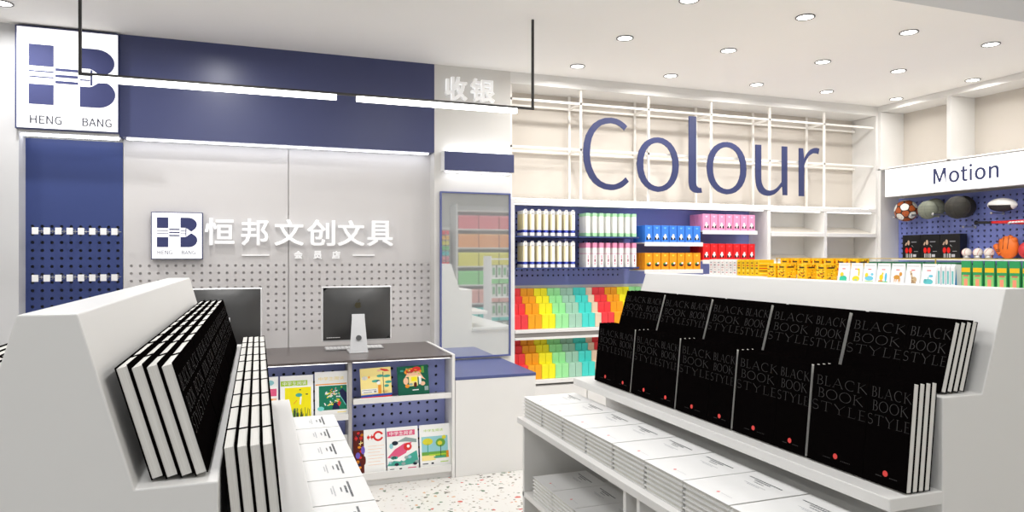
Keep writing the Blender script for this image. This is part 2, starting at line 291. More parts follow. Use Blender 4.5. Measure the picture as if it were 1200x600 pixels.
# ================================================================== camera, world, colour management
cam = bpy.data.objects.new('camera', bpy.data.cameras.new('camera')); COL.objects.link(cam)
cam.data.sensor_width = 36; cam.data.lens = 36*819/1200; cam.data.clip_start = 0.02
cam.location = (0,0,1.6); cam.rotation_euler = (PI/2, 0, -math.radians(20)); SC.camera = cam
w = bpy.data.worlds.new('world'); SC.world = w; w.use_nodes = True
bg = w.node_tree.nodes['Background']; bg.inputs['Color'].default_value = (0.93,0.96,1.0,1); bg.inputs['Strength'].default_value = 0.75
SC.view_settings.view_transform = 'Standard'; SC.view_settings.look = 'None'
SC.view_settings.gamma = 1; SC.view_settings.use_curve_mapping = False; SC.view_settings.exposure = EXPOSURE
SC.cycles.max_bounces = 8; SC.cycles.diffuse_bounces = 5; SC.cycles.sample_clamp_indirect = 8
SC.cycles.use_denoising = True

CZ = 3.2
# ================================================================== room shell
b = MB(); b.box(-4.2,6.7,-2.2,6.2,-0.1,0,TERR); structure('floor', b)
b = MB(); b.box(-4.2,6.7,3.19,6.2,CZ,CZ+0.1,CEIL); structure('ceiling', b)
b = MB(); b.box(-4.2,6.7,-2.2,3.19,CZ-0.05,CZ+0.1,SOFF); structure('ceiling_soffit', b)
b = MB(); b.box(-4.2,-1.55,5.7,6.2,0,CZ,mat('grey_white_wall_paint',(208,208,209),0.7,var=0.02,scale=4)); structure('wall_back_left', b)
b = MB(); b.box(-1.55,1.386,5.875,6.2,0,CZ,WALLW); structure('wall_back', b)
b = MB(); b.box(1.386,2.06,5.7,6.2,0,CZ,WALLW); structure('column_back', b)
b = MB(); b.box(2.06,6.7,6.02,6.2,0,CZ,WALLG); structure('wall_back_right', b)
b = MB(); b.box(6.58,6.7,-2.2,6.02,0,CZ,WALLG); structure('wall_right', b)
b = MB(); b.box(-4.2,-4.1,-2.2,5.7,0,CZ,WALLW); structure('wall_left', b)
b = MB(); b.box(2.4,6.58,-2.2,-2.1,0,CZ,WALLW); structure('wall_front', b)
b = MB(); b.box(2.06,6.25,5.7,5.76,3.1,CZ,WHITE); b.box(2.06,6.25,5.76,6.02,3.1,3.13,WHITE); structure('ceiling_bulkhead', b)

# ================================================================== navy fascia above the cash desk
b = MB(); b.box(-0.936,1.386,5.7,5.872,2.463,CZ,NAVY)
fas = b.build('fascia_board', None, 0.002)
tag(fas, 'long navy blue fascia board across the top of the cash desk wall', 'fascia board')
b = MB(); b.box(-0.90,1.35,5.76,5.80,2.455,2.463,STRIP); b.build('led_strip', fas)
# ---- logo
NAVYL = mat('logo_navy_print', (54,60,108), 0.7, var=0.02)
def hb_logo(mb, F, x0, z0, W, H):
    """the mark: two squares, a pencil crossing, two half-round B lobes, HENG / BANG below"""
    def P(poly, l=1): mb.prism([(x0+a*W, z0+c*H) for a, c in poly], 0.0, 0.003*l, 'z', NAVYL, T=F)
    def R(a0,a1,c0,c1,l=1): P([(a0,c0),(a1,c0),(a1,c1),(a0,c1)], l)
    # coordinates: 0..1 across squares+lobes, 0 bottom of squares, 1 top
    R(0,0.28,0.64,1); R(0,0.28,0,0.335)
    R(0,0.28,0.542,0.562); R(0,0.28,0.448,0.468)
    for c in (0.60,0.495,0.39): R(0.30,0.56,c-0.022,c+0.022)
    R(0.58,0.70,0.542,0.562); R(0.58,0.70,0.448,0.468)
    R(0.705,0.727,0.375,0.635)
    def lobe(cy0, cy1, top):
        pts = []
        r = (cy1-cy0)/2; cx = 0.78; rx = 0.21
        for i in range(17):
            t = -PI/2+PI*i/16; pts.append((cx+rx*math.cos(t), (cy0+cy1)/2+r*math.sin(t)))
        return pts
    up = [(0.58,0.655),(0.70,0.655),(0.735,0.64),(0.86,0.545)]+[(0.78+0.215*math.cos(t), 0.77+0.23*math.sin(t)) for t in [(-0.30+0.8*i/14)*PI for i in range(15)]][0:]
    up = [(0.58,0.655),(0.70,0.655),(0.735,0.635),(0.85,0.53)]+[(0.775+0.215*math.cos(t), 0.77+0.23*math.sin(t)) for t in [(-0.28+(0.78*i/14))*PI for i in range(15)]]+[(0.58,1.0)]
    P(up)
    dn = [(0.58,0.345),(0.58,0.0)]+[(0.785+0.215*math.cos(t), 0.235+0.235*math.sin(t)) for t in [(-0.5+(0.80*i/14))*PI for i in range(15)]]+[(0.85,0.475),(0.735,0.365),(0.70,0.345)]
    P(dn)
def logo_words(mb, F, x0, x1, x2, x3, z0, z1, mt, off=0.002):
    for word, a, e in (('HENG',x0,x1),('BANG',x2,x3)):
        adv = [GLYPHS[c][0]/1000 for c in word]; tot = sum(adv); x = a; ws = (e-a)/tot
        hh = glyph_box('H')[3]; hs = (z1-z0)/hh
        for c, ad in zip(word, adv):
            mb.glyph(c, x, z0, hs, 0.003, mt, F, off, ws); x += ad*ws
GREYT = mat('logo_grey_lettering', (58,60,76), 0.5)
sg = MB(); sg.box(-1.56,-0.936,5.655,5.70,2.476,3.185,NAVY)
s = sg.build('logo_lightbox'); tag(s, 'large square white HENG BANG logo sign in the top left corner under the ceiling', 'logo sign')
f_ = MB(); f_.box(-1.548,-0.938,5.65,5.656,2.484,3.175,LIGHTBOX); f_.build('sign_face', s)
l_ = MB(); hb_logo(l_, FY(5.65), -1.478, 2.648, 0.525, 0.413)
logo_words(l_, FY(5.65), -1.478,-1.278,-1.165,-0.972, 2.515,2.570, GREYT); l_.build('logo', s)

# ================================================================== left blue panel with peg hooks
b = MB()
us = rng(-1.508, 0.0597, 10); ws = rng(1.812-0.0575*14, 0.0575, 15)
perforated(b, -1.55,-0.938, 0.0,2.44, us, ws, 0.012, 0.012, NAVYP, FY(5.85), HOLE)
pb = b.build('pegboard_panel'); tag(pb, 'tall navy perforated panel at the left of the cash desk wall, under the logo', 'pegboard')
b = MB(); b.box(-1.54,-0.95,5.74,5.78,2.445,2.458,STRIP); b.box(-1.55,-0.94,5.70,5.875,2.458,2.476,WHITE)
t = b.build('shelf_canopy'); tag(t, 'thin white canopy with hidden light strip above the left navy panel', 'canopy')
def make_hook():
    b = MB(); b.tube([(0,0,0),(0,-0.13,0.0),(0,-0.15,0.012)], 0.0028, STEEL, 6); b.tube([(0,0,0.03),(0,-0.14,0.03)], 0.002, STEEL, 6)
    b.tube([(-0.018,-0.002,0.015),(0.018,-0.002,0.015)], 0.003, STEEL, 6); b.tube([(0,0,0),(0,0,0.03)], 0.003, STEEL, 6)
    r = b.build('peg_hook')
    c = MB(); c.box(-0.02,0.02,-0.158,-0.154,-0.012,0.036,LETW); c.build('price_tag', r, 0.002)
    r['category'] = 'hook'; return r
hk = Pool(make_hook())
for k, z in enumerate((1.775, 1.445)):
    for i in range(8):
        hk.put((-1.452+i*0.0694, 5.848, z-0.012), 'peg hook with white tag, %s from left, %s row on the navy panel' % (ORD[i], ('upper','lower')[k]), 'hooks on the navy panel at the left')

# ================================================================== white perforated panels behind the desk
for nm, x0, x1, u_a, side in (('wall_panel', -0.934, 0.228, -0.882, 'left'), ('wall_panel', 0.234, 1.386, 0.290, 'right')):
    b = MB(); perforated(b, x0, x1, 0, 2.463, rng(u_a,0.06,19), rng(1.016,0.0566,10), 0.011, 0.012, PANELW, FY(5.85), HOLEG)
    o = b.build('perforated_wall_panel'); tag(o, 'white wall panel with rows of small holes behind the desk, %s of the seam' % side, 'wall panel')
# ---- small logo + letters
s = MB(); s.box(-0.745,-0.392,5.80,5.849,1.574,1.93,NAVY)
sm = s.build('logo_plaque', None, 0.003); tag(sm, 'small square HENG BANG logo plaque beside the white Chinese letters', 'logo sign')
s = MB(); s.box(-0.738,-0.399,5.796,5.802,1.581,1.923,LIGHTBOX); s.build('sign_face', sm)
s = MB(); hb_logo(s, FY(5.796), -0.705, 1.667, 0.275, 0.222)
logo_words(s, FY(5.796), -0.705,-0.60,-0.541,-0.44, 1.612,1.642, mat('logo_pale_grey', (100,104,122), 0.5)); s.build('logo', sm)
SPAN = [('恒',-0.378,-0.170,-0.2),('邦',-0.120,0.080,0),('文',0.125,0.345,0),('创',0.372,0.590,0),('文',0.612,0.822,0),('具',0.850,1.058,0)]
for i, (ch, a, e, _) in enumerate(SPAN):
    b = MB(); bold_glyph(b, ch, a, e, 1.682, 1.892, 0.035, LETW_GLOW, FY(5.85-0.016), 0.0034)
    for px in (a+0.06, e-0.06): b.cyl((px,5.85,1.78), (px,5.83,1.78), 0.004, STEEL, 6)
    lab = {'恒':'white raised Chinese character nearest the small logo plaque','邦':'white raised Chinese character, second of the six on the wall',
           '创':'white raised Chinese character, fourth of the six on the wall','具':'white raised Chinese character, last of the six on the wall'}.get(ch) or \
          ('white raised Chinese character crossing the panel seam' if i == 2 else 'white raised Chinese character, fifth of the six on the wall')
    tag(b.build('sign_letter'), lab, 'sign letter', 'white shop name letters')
for i, (ch, x) in enumerate((('会',0.305),('员',0.455),('店',0.60))):
    b = MB(); bold_glyph(b, ch, x-0.032, x+0.032, 1.577, 1.640, 0.012, LETW_GLOW, FY(5.838), 0.002)
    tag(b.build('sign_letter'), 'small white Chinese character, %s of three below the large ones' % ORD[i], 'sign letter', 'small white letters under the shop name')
for x0, x1, sd in ((-0.115,0.087,'left'),(0.735,0.912,'right')):
    b = MB(); b.box(x0,x1,5.832,5.85,1.601,1.610,LETW_GLOW); tag(b.build('sign_bar', None, 0.001), 'thin white bar %s of the three small characters' % sd, 'sign bar', 'white bars beside the small letters')

# ================================================================== column: characters, sconce sign, mirror
for ch, a, e, lab in (('收',1.468,1.655,'white raised Chinese character on the column, left of the pair'),('银',1.69,1.90,'white raised Chinese character on the column, right of the pair')):
    b = MB(); bold_glyph(b, ch, a, e, 2.905, 3.10, 0.035, LETW_GLOW, FY(5.68), 0.004)
    b.cyl((a+0.09,5.70,3.0),(a+0.09,5.675,3.0),0.005,STEEL,6)
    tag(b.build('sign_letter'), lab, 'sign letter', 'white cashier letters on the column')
b = MB(); b.box(1.44,2.055,5.60,5.70,2.305,2.468,LETW)
s = b.build('column_sign_box', None, 0.003); tag(s, 'small navy blue light box on the white column above the mirror', 'light box')
b = MB(); b.box(1.446,2.055,5.594,5.601,2.31,2.463,NAVY); b.build('navy_face', s)
b = MB(); b.box(1.47,2.03,5.63,5.67,2.468,2.474,STRIP); b.box(1.47,2.03,5.63,5.67,2.299,2.305,STRIP); b.build('led_strip', s)
b = MB()
for x0,x1,z0,z1 in ((1.43,1.442,0.74,2.14),(2.042,2.054,0.74,2.14),(1.442,2.042,2.128,2.14),(1.442,2.042,0.74,0.752)): b.box(x0,x1,5.672,5.70,z0,z1,mat('blue_mirror_frame',(88,98,150),0.4))
s = b.build('mirror_frame'); tag(s, 'tall blue-framed mirror on the white column right of the desk', 'mirror')
b = MB(); b.box(1.442,2.042,5.685,5.69,0.752,2.128,MIRROR); b.build('mirror_glass', s)

# ================================================================== low blue-topped cabinet
b = MB(); b.box(1.345,1.97,4.89,5.70,0,0.70,WHITE)
s = b.build('low_cabinet', None, 0.002); tag(s, 'low white cabinet with a slate blue top between the cash desk and the shelving', 'cabinet')
b = MB(); b.box(1.343,1.972,4.888,5.70,0.70,0.722,SLATE); b.build('worktop', s, 0.002)

# ================================================================== cash desk
root = empty('cash_desk', (0.17,5.3,0), 'white cash desk with dark brown top and blue perforated magazine bays', 'desk')
def part(mb, name, parent, bevel=0, **k):
    o = mb.build(name, parent, bevel, **k); L = parent.location if parent.type == 'EMPTY' else None
    if L is not None: o.matrix_parent_inverse = Matrix.Translation(-L)
    return o
DX0 = -1.0
b = MB(); b.box(DX0,1.318,4.885,5.73,0.868,0.885,COUNTER); part(b,'worktop',root,0.002)
b = MB()
b.box(1.318,1.34,4.885,5.73,0,0.89,WHITE); b.box(DX0-0.02,DX0,4.885,5.73,0,0.885,WHITE)
b.box(0.588,0.612,4.905,5.10,0,0.868,mat('grey_divider',(176,172,170),0.5)); b.box(-0.22,-0.20,4.905,5.10,0,0.868,WHITE)
b.box(DX0,1.318,5.10,5.12,0,0.868,WHITE); b.box(DX0,1.318,5.715,5.73,0,0.868,WHITE); b.box(DX0,1.318,4.92,5.10,0.0,0.05,WHITE)
part(b,'carcass',root,0.001)
b = MB(); b.box(-0.19,0.58,4.915,4.93,0.86,0.868,STRIPB); b.box(0.62,1.31,4.915,4.93,0.86,0.868,STRIPB); part(b,'led_strip',root)
for (x0,x1,ua,n) in ((-0.198,0.586,-0.16,11),(0.614,1.316,0.655,10)):
    b = MB(); perforated(b, x0,x1,0.06,0.866, rng(ua,0.066,n), rng(0.12,0.066,12), 0.011,0.012, BLUEC, FY(5.085), HOLE); part(b,'pegboard',root)
def mag_shelf(x0,x1,z,h=0.035):
    b = MB(); b.box(x0,x1,4.90,5.08,z-h,z-h+0.012,WHITE); b.box(x0,x1,4.893,4.905,z-h,z+0.004,WHITE); part(b,'display_shelf',root,0.001)
mag_shelf(0.62,1.316,0.61); mag_shelf(-0.198,0.586,0.51); mag_shelf(0.614,1.316,0.09,0.045); mag_shelf(-0.198,0.586,0.09,0.045)

# ---- magazines
INKS = dict(yel=(246,232,20), lime=(176,214,60), wh=(248,248,246), dk=(34,44,60), teal=(70,168,150), gr=(24,122,92), org=(238,150,40), red=(222,52,50), pink=(226,92,132), cream=(250,230,150),
  sky=(150,206,214), blue=(40,80,180), brown=(92,28,18), pur=(110,90,190), grey=(150,150,150), grn=(110,170,70), dgr=(14,96,72), lg=(150,170,168), ltree=(222,216,60), navy=(26,34,76), cy=(120,214,208), peach=(246,196,160))
I = {k: ink(v) for k, v in INKS.items()}
class Art:
    def __init__(s, w, h): s.b = MB(); s.w, s.h = w, h
    def P(s, pts, c, l=1): s.b.prism([(p[0]*s.w-s.w/2, p[1]*s.h) for p in pts], 0, 0.0003*l, 'z', I[c], T=lambda q: (q[0], -q[2], q[1]))
    def R(s, x0,x1,y0,y1,c,l=1): s.P([(x0,y0),(x1,y0),(x1,y1),(x0,y1)], c, l)
    def E(s, x,y,rx,ry,c,l=1,n=14): s.P([(x+rx*math.cos(2*PI*i/n), y+ry*math.sin(2*PI*i/n)) for i in range(n)], c, l)
    def L(s, x0,y0,x1,y1,t,c,l=1):
        dx,dy = (x1-x0)*s.w,(y1-y0)*s.h; L_ = math.hypot(dx,dy); nx,ny = -dy/L_*t/2,dx/L_*t/2
        s.P([(x0+nx,y0+ny*s.w/s.h),(x1+nx,y1+ny*s.w/s.h),(x1-nx,y1-ny*s.w/s.h),(x0-nx,y0-ny*s.w/s.h)], c, l)
    def T(s, txt, x0,x1,y0,y1,c,l=3,off=0.002):
        n = len(txt); st = (x1-x0)/n
        for i, ch in enumerate(txt):
            fit_glyph(s.b, ch, (x0+st*i+st*0.08)*s.w-s.w/2, (x0+st*(i+1)-st*0.08)*s.w-s.w/2, y0*s.h, y1*s.h, 0.0003*l, I[c], lambda q: (q[0],-q[2],q[1]), off)
def magazine(w, h, artf, label, cx, z, base=None, tilt=0.16, yb=4.925, roll=0.0, spine='wh'):
    r = MB(); r.box(-w/2,w/2,0.0,0.006,0,h,base or I['wh']); o = r.build('magazine', None, 0.0008)
    a = Art(w,h); artf(a); a.b.build('cover_print', o)
    b = MB(); b.box(-w/2+0.001,w/2-0.001,0.006,0.0075,0.001,h-0.001,I['dk']); b.build('back_cover', o)
    o.location = (cx, yb, z); o.rotation_euler = (-tilt, roll, 0)
    tag(o, label, 'magazine', 'magazines on the cash desk'); return o
rr = random.Random(3)
def a_yellow(a):
    a.R(0.02,0.82,0.76,0.88,'lime'); a.T('中学生阅读',0.06,0.80,0.775,0.865,'wh',2)
    a.R(0.14,0.93,0.02,0.72,'yel')
    for i in range(46):
        x = 0.16+0.75*rr.random(); hh = 0.06+0.16*rr.random(); a.L(x,0.03,x+0.06*(rr.random()-.5),0.03+hh,0.014,rr.choice(['dgr','grn','dk']),2)
    a.E(0.56,0.54,0.10,0.045,'teal',2); a.L(0.62,0.50,0.60,0.32,0.05,'wh',3); a.E(0.60,0.66,0.03,0.012,'dk',2); a.E(0.80,0.55,0.04,0.014,'dk',2); a.L(0.40,0.34,0.50,0.42,0.02,'org',2)
def a_green(a):
    a.T('中学生阅读',0.10,0.88,0.80,0.88,'cream',2); a.R(0.02,0.95,0.70,0.725,'org'); a.R(0.12,0.95,0.13,0.68,'gr')
    for i in range(34):
        x,y = 0.3+0.35*rr.random(), 0.2+0.4*rr.random(); a.L(x,y,x-0.06+0.2*rr.random(),y+0.1*(rr.random()-.3),0.03,rr.choice(['wh','wh','cy','cream','yel']),2)
    a.E(0.17,0.17,0.10,0.05,'cy',2)
    a.P([(0.72,0.55),(0.82,0.60),(0.95,0.50),(0.95,0.20),(0.80,0.34)],'navy',3); a.P([(0.50,0.14),(0.56,0.30),(0.66,0.28),(0.74,0.14)],'navy',3)
    a.P([(0.66,0.24),(0.70,0.34),(0.78,0.28),(0.72,0.20)],'red',3); a.L(0.70,0.50,0.92,0.22,0.02,'cy',4); a.R(0.66,0.92,0.06,0.085,'cream')
    for i in range(8): a.E(0.45+0.4*rr.random(),0.5+0.15*rr.random(),0.02,0.012,rr.choice(['red','yel','org']),4,8)
def a_left(a):
    a.R(0.05,0.95,0.55,0.72,'pink'); a.E(0.75,0.86,0.12,0.06,'sky',1); a.R(0.05,0.95,0.05,0.50,'peach')
    for i in range(26): a.E(0.1+0.8*rr.random(),0.08+0.38*rr.random(),0.05,0.03,rr.choice(['red','org','pink','brown','yel']),2,8)
def a_birds(a):
    a.R(0,1,0.10,1,'cream'); a.R(0,1,0.06,0.13,'blue',2); a.R(0,1,0,0.06,'red',2)
    a.P([(0.55,0.88),(0.68,0.96),(0.88,0.92),(0.96,0.86),(0.80,0.86),(0.66,0.92)],'red',2); a.E(0.62,0.90,0.07,0.035,'peach',3)
    a.L(0.74,0.84,0.74,0.14,0.02,'dk',2)
    for x,y,dx,dy in ((0.64,0.72,-.09,.03),(0.86,0.70,.1,.03),(0.50,0.56,-.12,.0),(0.90,0.50,.09,.02),(0.84,0.38,.06,-.05)): a.E(x,y,abs(dx)+0.02,0.045,'teal',2)
    a.E(0.58,0.50,0.06,0.06,'wh',3); a.L(0.52,0.54,0.60,0.58,0.03,'navy',4); a.R(0.56,0.66,0.14,0.42,'org',2); a.E(0.28,0.70,0.03,0.04,'org',2); a.E(0.14,0.68,0.09,0.07,'wh',1); a.R(0.02,0.54,0.17,0.32,'wh',2); a.R(0.42,0.5,0.19,0.25,'grey',3); a.R(0.08,0.36,0.2,0.22,'grey',3); a.R(0.04,0.5,0.27,0.29,'grey',3); a.E(0.80,0.2,0.12,0.05,'org',1)
def a_house(a):
    a.E(0.50,0.80,0.28,0.13,'org',1); a.E(0.62,0.88,0.14,0.08,'red',2); a.E(0.40,0.82,0.12,0.07,'red',2); a.P([(0.24,0.62),(0.34,0.80),(0.70,0.80),(0.82,0.60),(0.90,0.50),(0.74,0.58),(0.5,0.66)],'peach',2)
    a.R(0.36,0.64,0.32,0.66,'cream',3); a.R(0.44,0.62,0.48,0.62,'yel',4); a.E(0.56,0.36,0.05,0.09,'brown',4); a.E(0.26,0.5,0.08,0.12,'peach',3); a.R(0.68,0.76,0.36,0.64,'wh',3); a.E(0.80,0.38,0.08,0.07,'peach',3); a.E(0.30,0.33,0.07,0.06,'org',3); a.E(0.42,0.38,0.06,0.04,'lg',4)
    for i in range(14): a.E(0.25+0.5*rr.random(),0.7+0.22*rr.random(),0.03,0.02,rr.choice(['red','org','cream','lime']),5,8)
    a.R(0.78,0.86,0.74,0.96,'grn',2); a.R(0.10,0.2,0.82,0.88,'teal',2); a.R(0.46,0.66,0.17,0.20,'wh',2); a.R(0.85,0.97,0.14,0.28,'lg',2)
def a_redC(a):
    a.R(0,0.33,0,1,'brown')
    for i in range(22): a.E(0.04+0.26*rr.random(),0.04+0.9*rr.random(),0.05,0.03,rr.choice(['brown','red','navy','org']),2,8)
    a.E(0.30,0.55,0.06,0.09,'pur',3); a.E(0.14,0.44,0.07,0.07,'pur',3); a.E(0.33,0.32,0.05,0.10,'brown',3)
    for x in (0.05,0.20,0.43,0.54): a.R(x,x+0.09,0.80,0.85,'red',4); a.R(x+0.03,x+0.05,0.77,0.88,'red',4)
    pts = [(0.78+0.16*math.cos(t),0.84+0.115*math.sin(t)) for t in [0.35+5.6*i/20 for i in range(21)]]; inn = [(0.78+0.10*math.cos(t),0.84+0.07*math.sin(t)) for t in [0.35+5.6*i/20 for i in range(21)]]
    for i in range(20): a.P([pts[i],pts[i+1],inn[i+1],inn[i]],'red',3)
    for i in range(7): a.R(0.45,0.95-0.06*(i%3),0.62-0.07*i,0.628-0.07*i,'peach',1)
    a.L(0.18,0.70,0.30,0.72,0.03,'cream',4); a.L(0.22,0.66,0.24,0.76,0.02,'cream',4)
def a_pink(a):
    a.R(0.02,0.90,0.80,0.92,'pink',2); a.T('中学生阅读',0.08,0.84,0.815,0.905,'wh',3)
    a.P([(0.0,0.32),(0.25,0.50),(0.55,0.62),(0.80,0.64),(0.60,0.40),(0.30,0.30)],'pink',2); a.E(0.66,0.54,0.13,0.09,'red',3); a.E(0.68,0.55,0.05,0.035,'wh',4)
    a.P([(0.0,0.14),(0.1,0.26),(0.4,0.22),(0.65,0.34),(0.95,0.44),(1.0,0.15),(0.5,0.12)],'teal',1)
    for i in range(16): a.E(0.1+0.85*rr.random(),0.14+0.22*rr.random(),0.07,0.035,rr.choice(['lg','teal','sky','wh','dk']),3,10)
    a.P([(0.3,0.66),(0.6,0.76),(0.95,0.70),(0.95,0.62),(0.6,0.66)],'lg',1); a.E(0.26,0.64,0.1,0.05,'dk',2); a.E(0.14,0.58,0.06,0.06,'sky',2)
    a.R(0.08,0.22,0.05,0.065,'dk'); a.R(0.38,0.46,0.04,0.07,'dk'); a.R(0.65,0.92,0.05,0.07,'pink')
def a_trees(a):
    a.T('中学生阅读',0.14,0.78,0.83,0.89,'lime',2,0.0); a.R(0.06,0.92,0.22,0.72,'sky'); a.R(0.06,0.92,0.2,0.36,'grn',2); a.R(0.06,0.5,0.16,0.28,'cream',3)
    a.E(0.26,0.60,0.17,0.08,'ltree',3); a.L(0.26,0.56,0.26,0.34,0.03,'teal',3); a.E(0.68,0.56,0.16,0.10,'grn',3); a.E(0.66,0.55,0.08,0.05,'ltree',4); a.L(0.68,0.50,0.68,0.24,0.02,'dk',4); a.E(0.80,0.68,0.07,0.045,'ltree',4); a.R(0.86,0.94,0.2,0.36,'org',4); a.R(0.3,0.9,0.27,0.30,'lime',4); a.R(0.45,0.8,0.21,0.24,'teal',4)
    a.R(0.08,0.26,0.08,0.10,'dk'); a.R(0.36,0.44,0.07,0.11,'dk'); a.R(0.66,0.92,0.10,0.12,'lime')
magazine(0.20,0.285,a_left,'magazine with pink and orange picture, leftmost in the desk bay, mostly hidden',0.03,0.505)
magazine(0.215,0.285,a_yellow,'white magazine with a bright yellow grass picture under a lime title bar',0.25,0.505)
magazine(0.225,0.30,a_green,'white magazine with a green picture of figures and white leaves',0.48,0.505)
magazine(0.215,0.21,a_birds,'square pale yellow book with a red flower and birds on the upper desk shelf',0.785,0.605,I['cream'],roll=-0.03)
magazine(0.225,0.21,a_house,'square dark green book with an orange mushroom house on the upper desk shelf',1.05,0.605,I['dgr'],roll=-0.03)
magazine(0.225,0.305,a_redC,'white magazine with a dark red strip and a red ring, lower desk shelf',0.738,0.075)
magazine(0.225,0.305,a_pink,'white magazine with a pink title bar and pink fish, lower desk shelf',0.972,0.075)
magazine(0.225,0.30,a_trees,'white magazine with a picture of yellow and green trees, lower desk shelf',1.208,0.08)
magazine(0.215,0.285,a_green,'green and white magazine on the low left bay of the desk, mostly hidden',0.48,0.075)

# ================================================================== desktop computers seen from behind
GLASSB = mat('black_glossy_back', (66,66,66), 0.34, var=0.1, scale=2)
def make_computer():
    root = empty('desktop_computer', (0,0,0)); root['category'] = 'computer'
    W, H = 0.515, 0.41; z0 = 0.08
    b = MB()
    # rim
    b.prism([(-W/2,z0),(W/2,z0),(W/2,z0+H),(-W/2,z0+H)], 0.010, 0.028, 'y', mat('silver_rim',(236,236,238),0.25,0.3))
    o = b.build('screen_housing', root, 0.008)
    # domed black back
    b = MB(); n = 14; vs = []
    for j in range(n+1):
        for i in range(n+1):
            u, v = i/n*2-1, j/n*2-1
            d = 0.045*(1-abs(u)**2.6)*(1-abs(v)**2.6)
            vs.append((u*(W/2-0.010), 0.010-d, z0+H/2+v*(H/2-0.010)))
    b.add(vs, [(j*(n+1)+i, j*(n+1)+i+1, (j+1)*(n+1)+i+1, (j+1)*(n+1)+i) for j in range(n) for i in range(n)], GLASSB, True)
    k = b.build('back_shell', root)
    # fruit emblem
    EM = mat('emblem_bronze',(62,56,32),0.35)
    b = MB(); cz = z0+H*0.66; R = 0.024; pts = []
    for i in range(28):
        t = PI/2+2*PI*i/28; r = R*(1-0.13*abs(math.cos(t))**0+0.08*abs(math.cos(t)))
        x = r*1.08*math.cos(t); z = r*1.12*math.sin(t)
        if abs(x) < 0.006 and z > 0: z -= 0.004
        if abs(x) < 0.006 and z < 0: z += 0.002
        # the bite, on the viewer's side right
        if math.hypot(x-R*1.25, z-0.002) < R*0.55:
            x = R*1.25-math.sqrt(max(0,(R*0.55)**2-(z-0.002)**2))
        pts.append((x, cz+z))
    b.prism(pts, -0.0395, -0.0355, 'y', EM)
    b.prism([(0.001,cz+0.030),(0.003,cz+0.040),(0.012,cz+0.046),(0.010,cz+0.035)], -0.0395, -0.0355, 'y', EM)
    b.build('emblem', k)
    b = MB()
    for i in range(9): b.box(-W/2+0.035+i*0.011,-W/2+0.042+i*0.011,-0.006,0.004,z0+0.030,z0+0.034,LETW)
    b.build('port', k)
    # stand: tapered bent plate with a round cable hole
    ALU = mat('pale_aluminium',(228,229,231),0.35,0.2)
    b = MB(); hw = lambda z: 0.047+0.022*(1-z/0.21)**1.2
    N = 12; prof = []
    for i in range(N+1):
        z = 0.012+(0.285-0.012)*i/N; zz = min(z,0.21); prof.append((0.069-0.022*min(1,z/0.26)**0.8, -0.085+0.035*(z/0.285), z))
    vs = []
    for hwid,y,z in prof: vs += [(-hwid,y,z),(hwid,y,z),(-hwid,y+0.010,z),(hwid,y+0.010,z)]
    fs = []
    for i in range(N):
        a = 4*i; c = a+4; fs += [(a,a+1,c+1,c),(a+2,c+2,c+3,a+3),(a,c,c+2,a+2),(a+1,a+3,c+3,c+1)]
    fs += [(0,2,3,1),(4*N,4*N+1,4*N+3,4*N+2)]
    b.add(vs, fs, ALU)
    b.box(-0.069,0.069,-0.085,0.09,0,0.012,ALU)
    st = b.build('stand', root, 0.003)
    b = MB(); b.cyl((0,-0.0835,0.112),(0,-0.066,0.112),0.020,mat('cable_hole_grey',(96,98,100),0.5),20); b.build('cable_hole', st)
    return root
cp = Pool(make_computer())
cp.put((0.70,5.30,0.885), 'black-backed desktop computer with silver stand on the right half of the cash desk', 'computers on the cash desk')
cp.put((-0.228,5.30,0.885), 'black-backed desktop computer half hidden behind the left book display', 'computers on the cash desk')
def make_keyboard():
    b = MB(); b.prism([(0,0),(0.115,0),(0.115,0.016),(0,0.008)], -0.22, 0.22, 'x', STEEL); o = b.build('keyboard', None, 0.002)
    k = MB()
    for r in range(5):
        for c in range(15): k.box(-0.212+c*0.0284,-0.212+c*0.0284+0.024,0.012+r*0.0195,0.012+r*0.0195+0.016,0.009+r*0.0014,0.0125+r*0.0014,LETW)
    k.build('keys', o); o['category'] = 'keyboard'; return o
kb = Pool(make_keyboard())
kb.put((0.70,5.42,0.885), 'slim silver keyboard on the desk behind the fully visible computer', 'keyboards on the cash desk')

# ================================================================== pendant lamp frame
root = empty('pendant_lamp', (0.42,4.4,2.59), 'thin black rectangular pendant frame with two white light tubes over the desk', 'pendant lamp')
b = MB(); b.box(-0.920,-0.905,4.393,4.407,2.59,CZ,BLACKM); part(b,'suspension_rod',root)
b = MB(); b.box(1.743,1.758,4.393,4.407,2.59,CZ,BLACKM); part(b,'suspension_rod',root)
b = MB(); b.box(-0.920,1.758,4.39,4.41,2.590,2.604,BLACKM); part(b,'crossbar',root)
for x0,x1 in ((-0.85,0.455),(0.575,1.635)):
    b = MB(); b.box(x0,x1,4.385,4.415,2.558,2.590,TUBE); part(b,'light_tube',root,0.003)

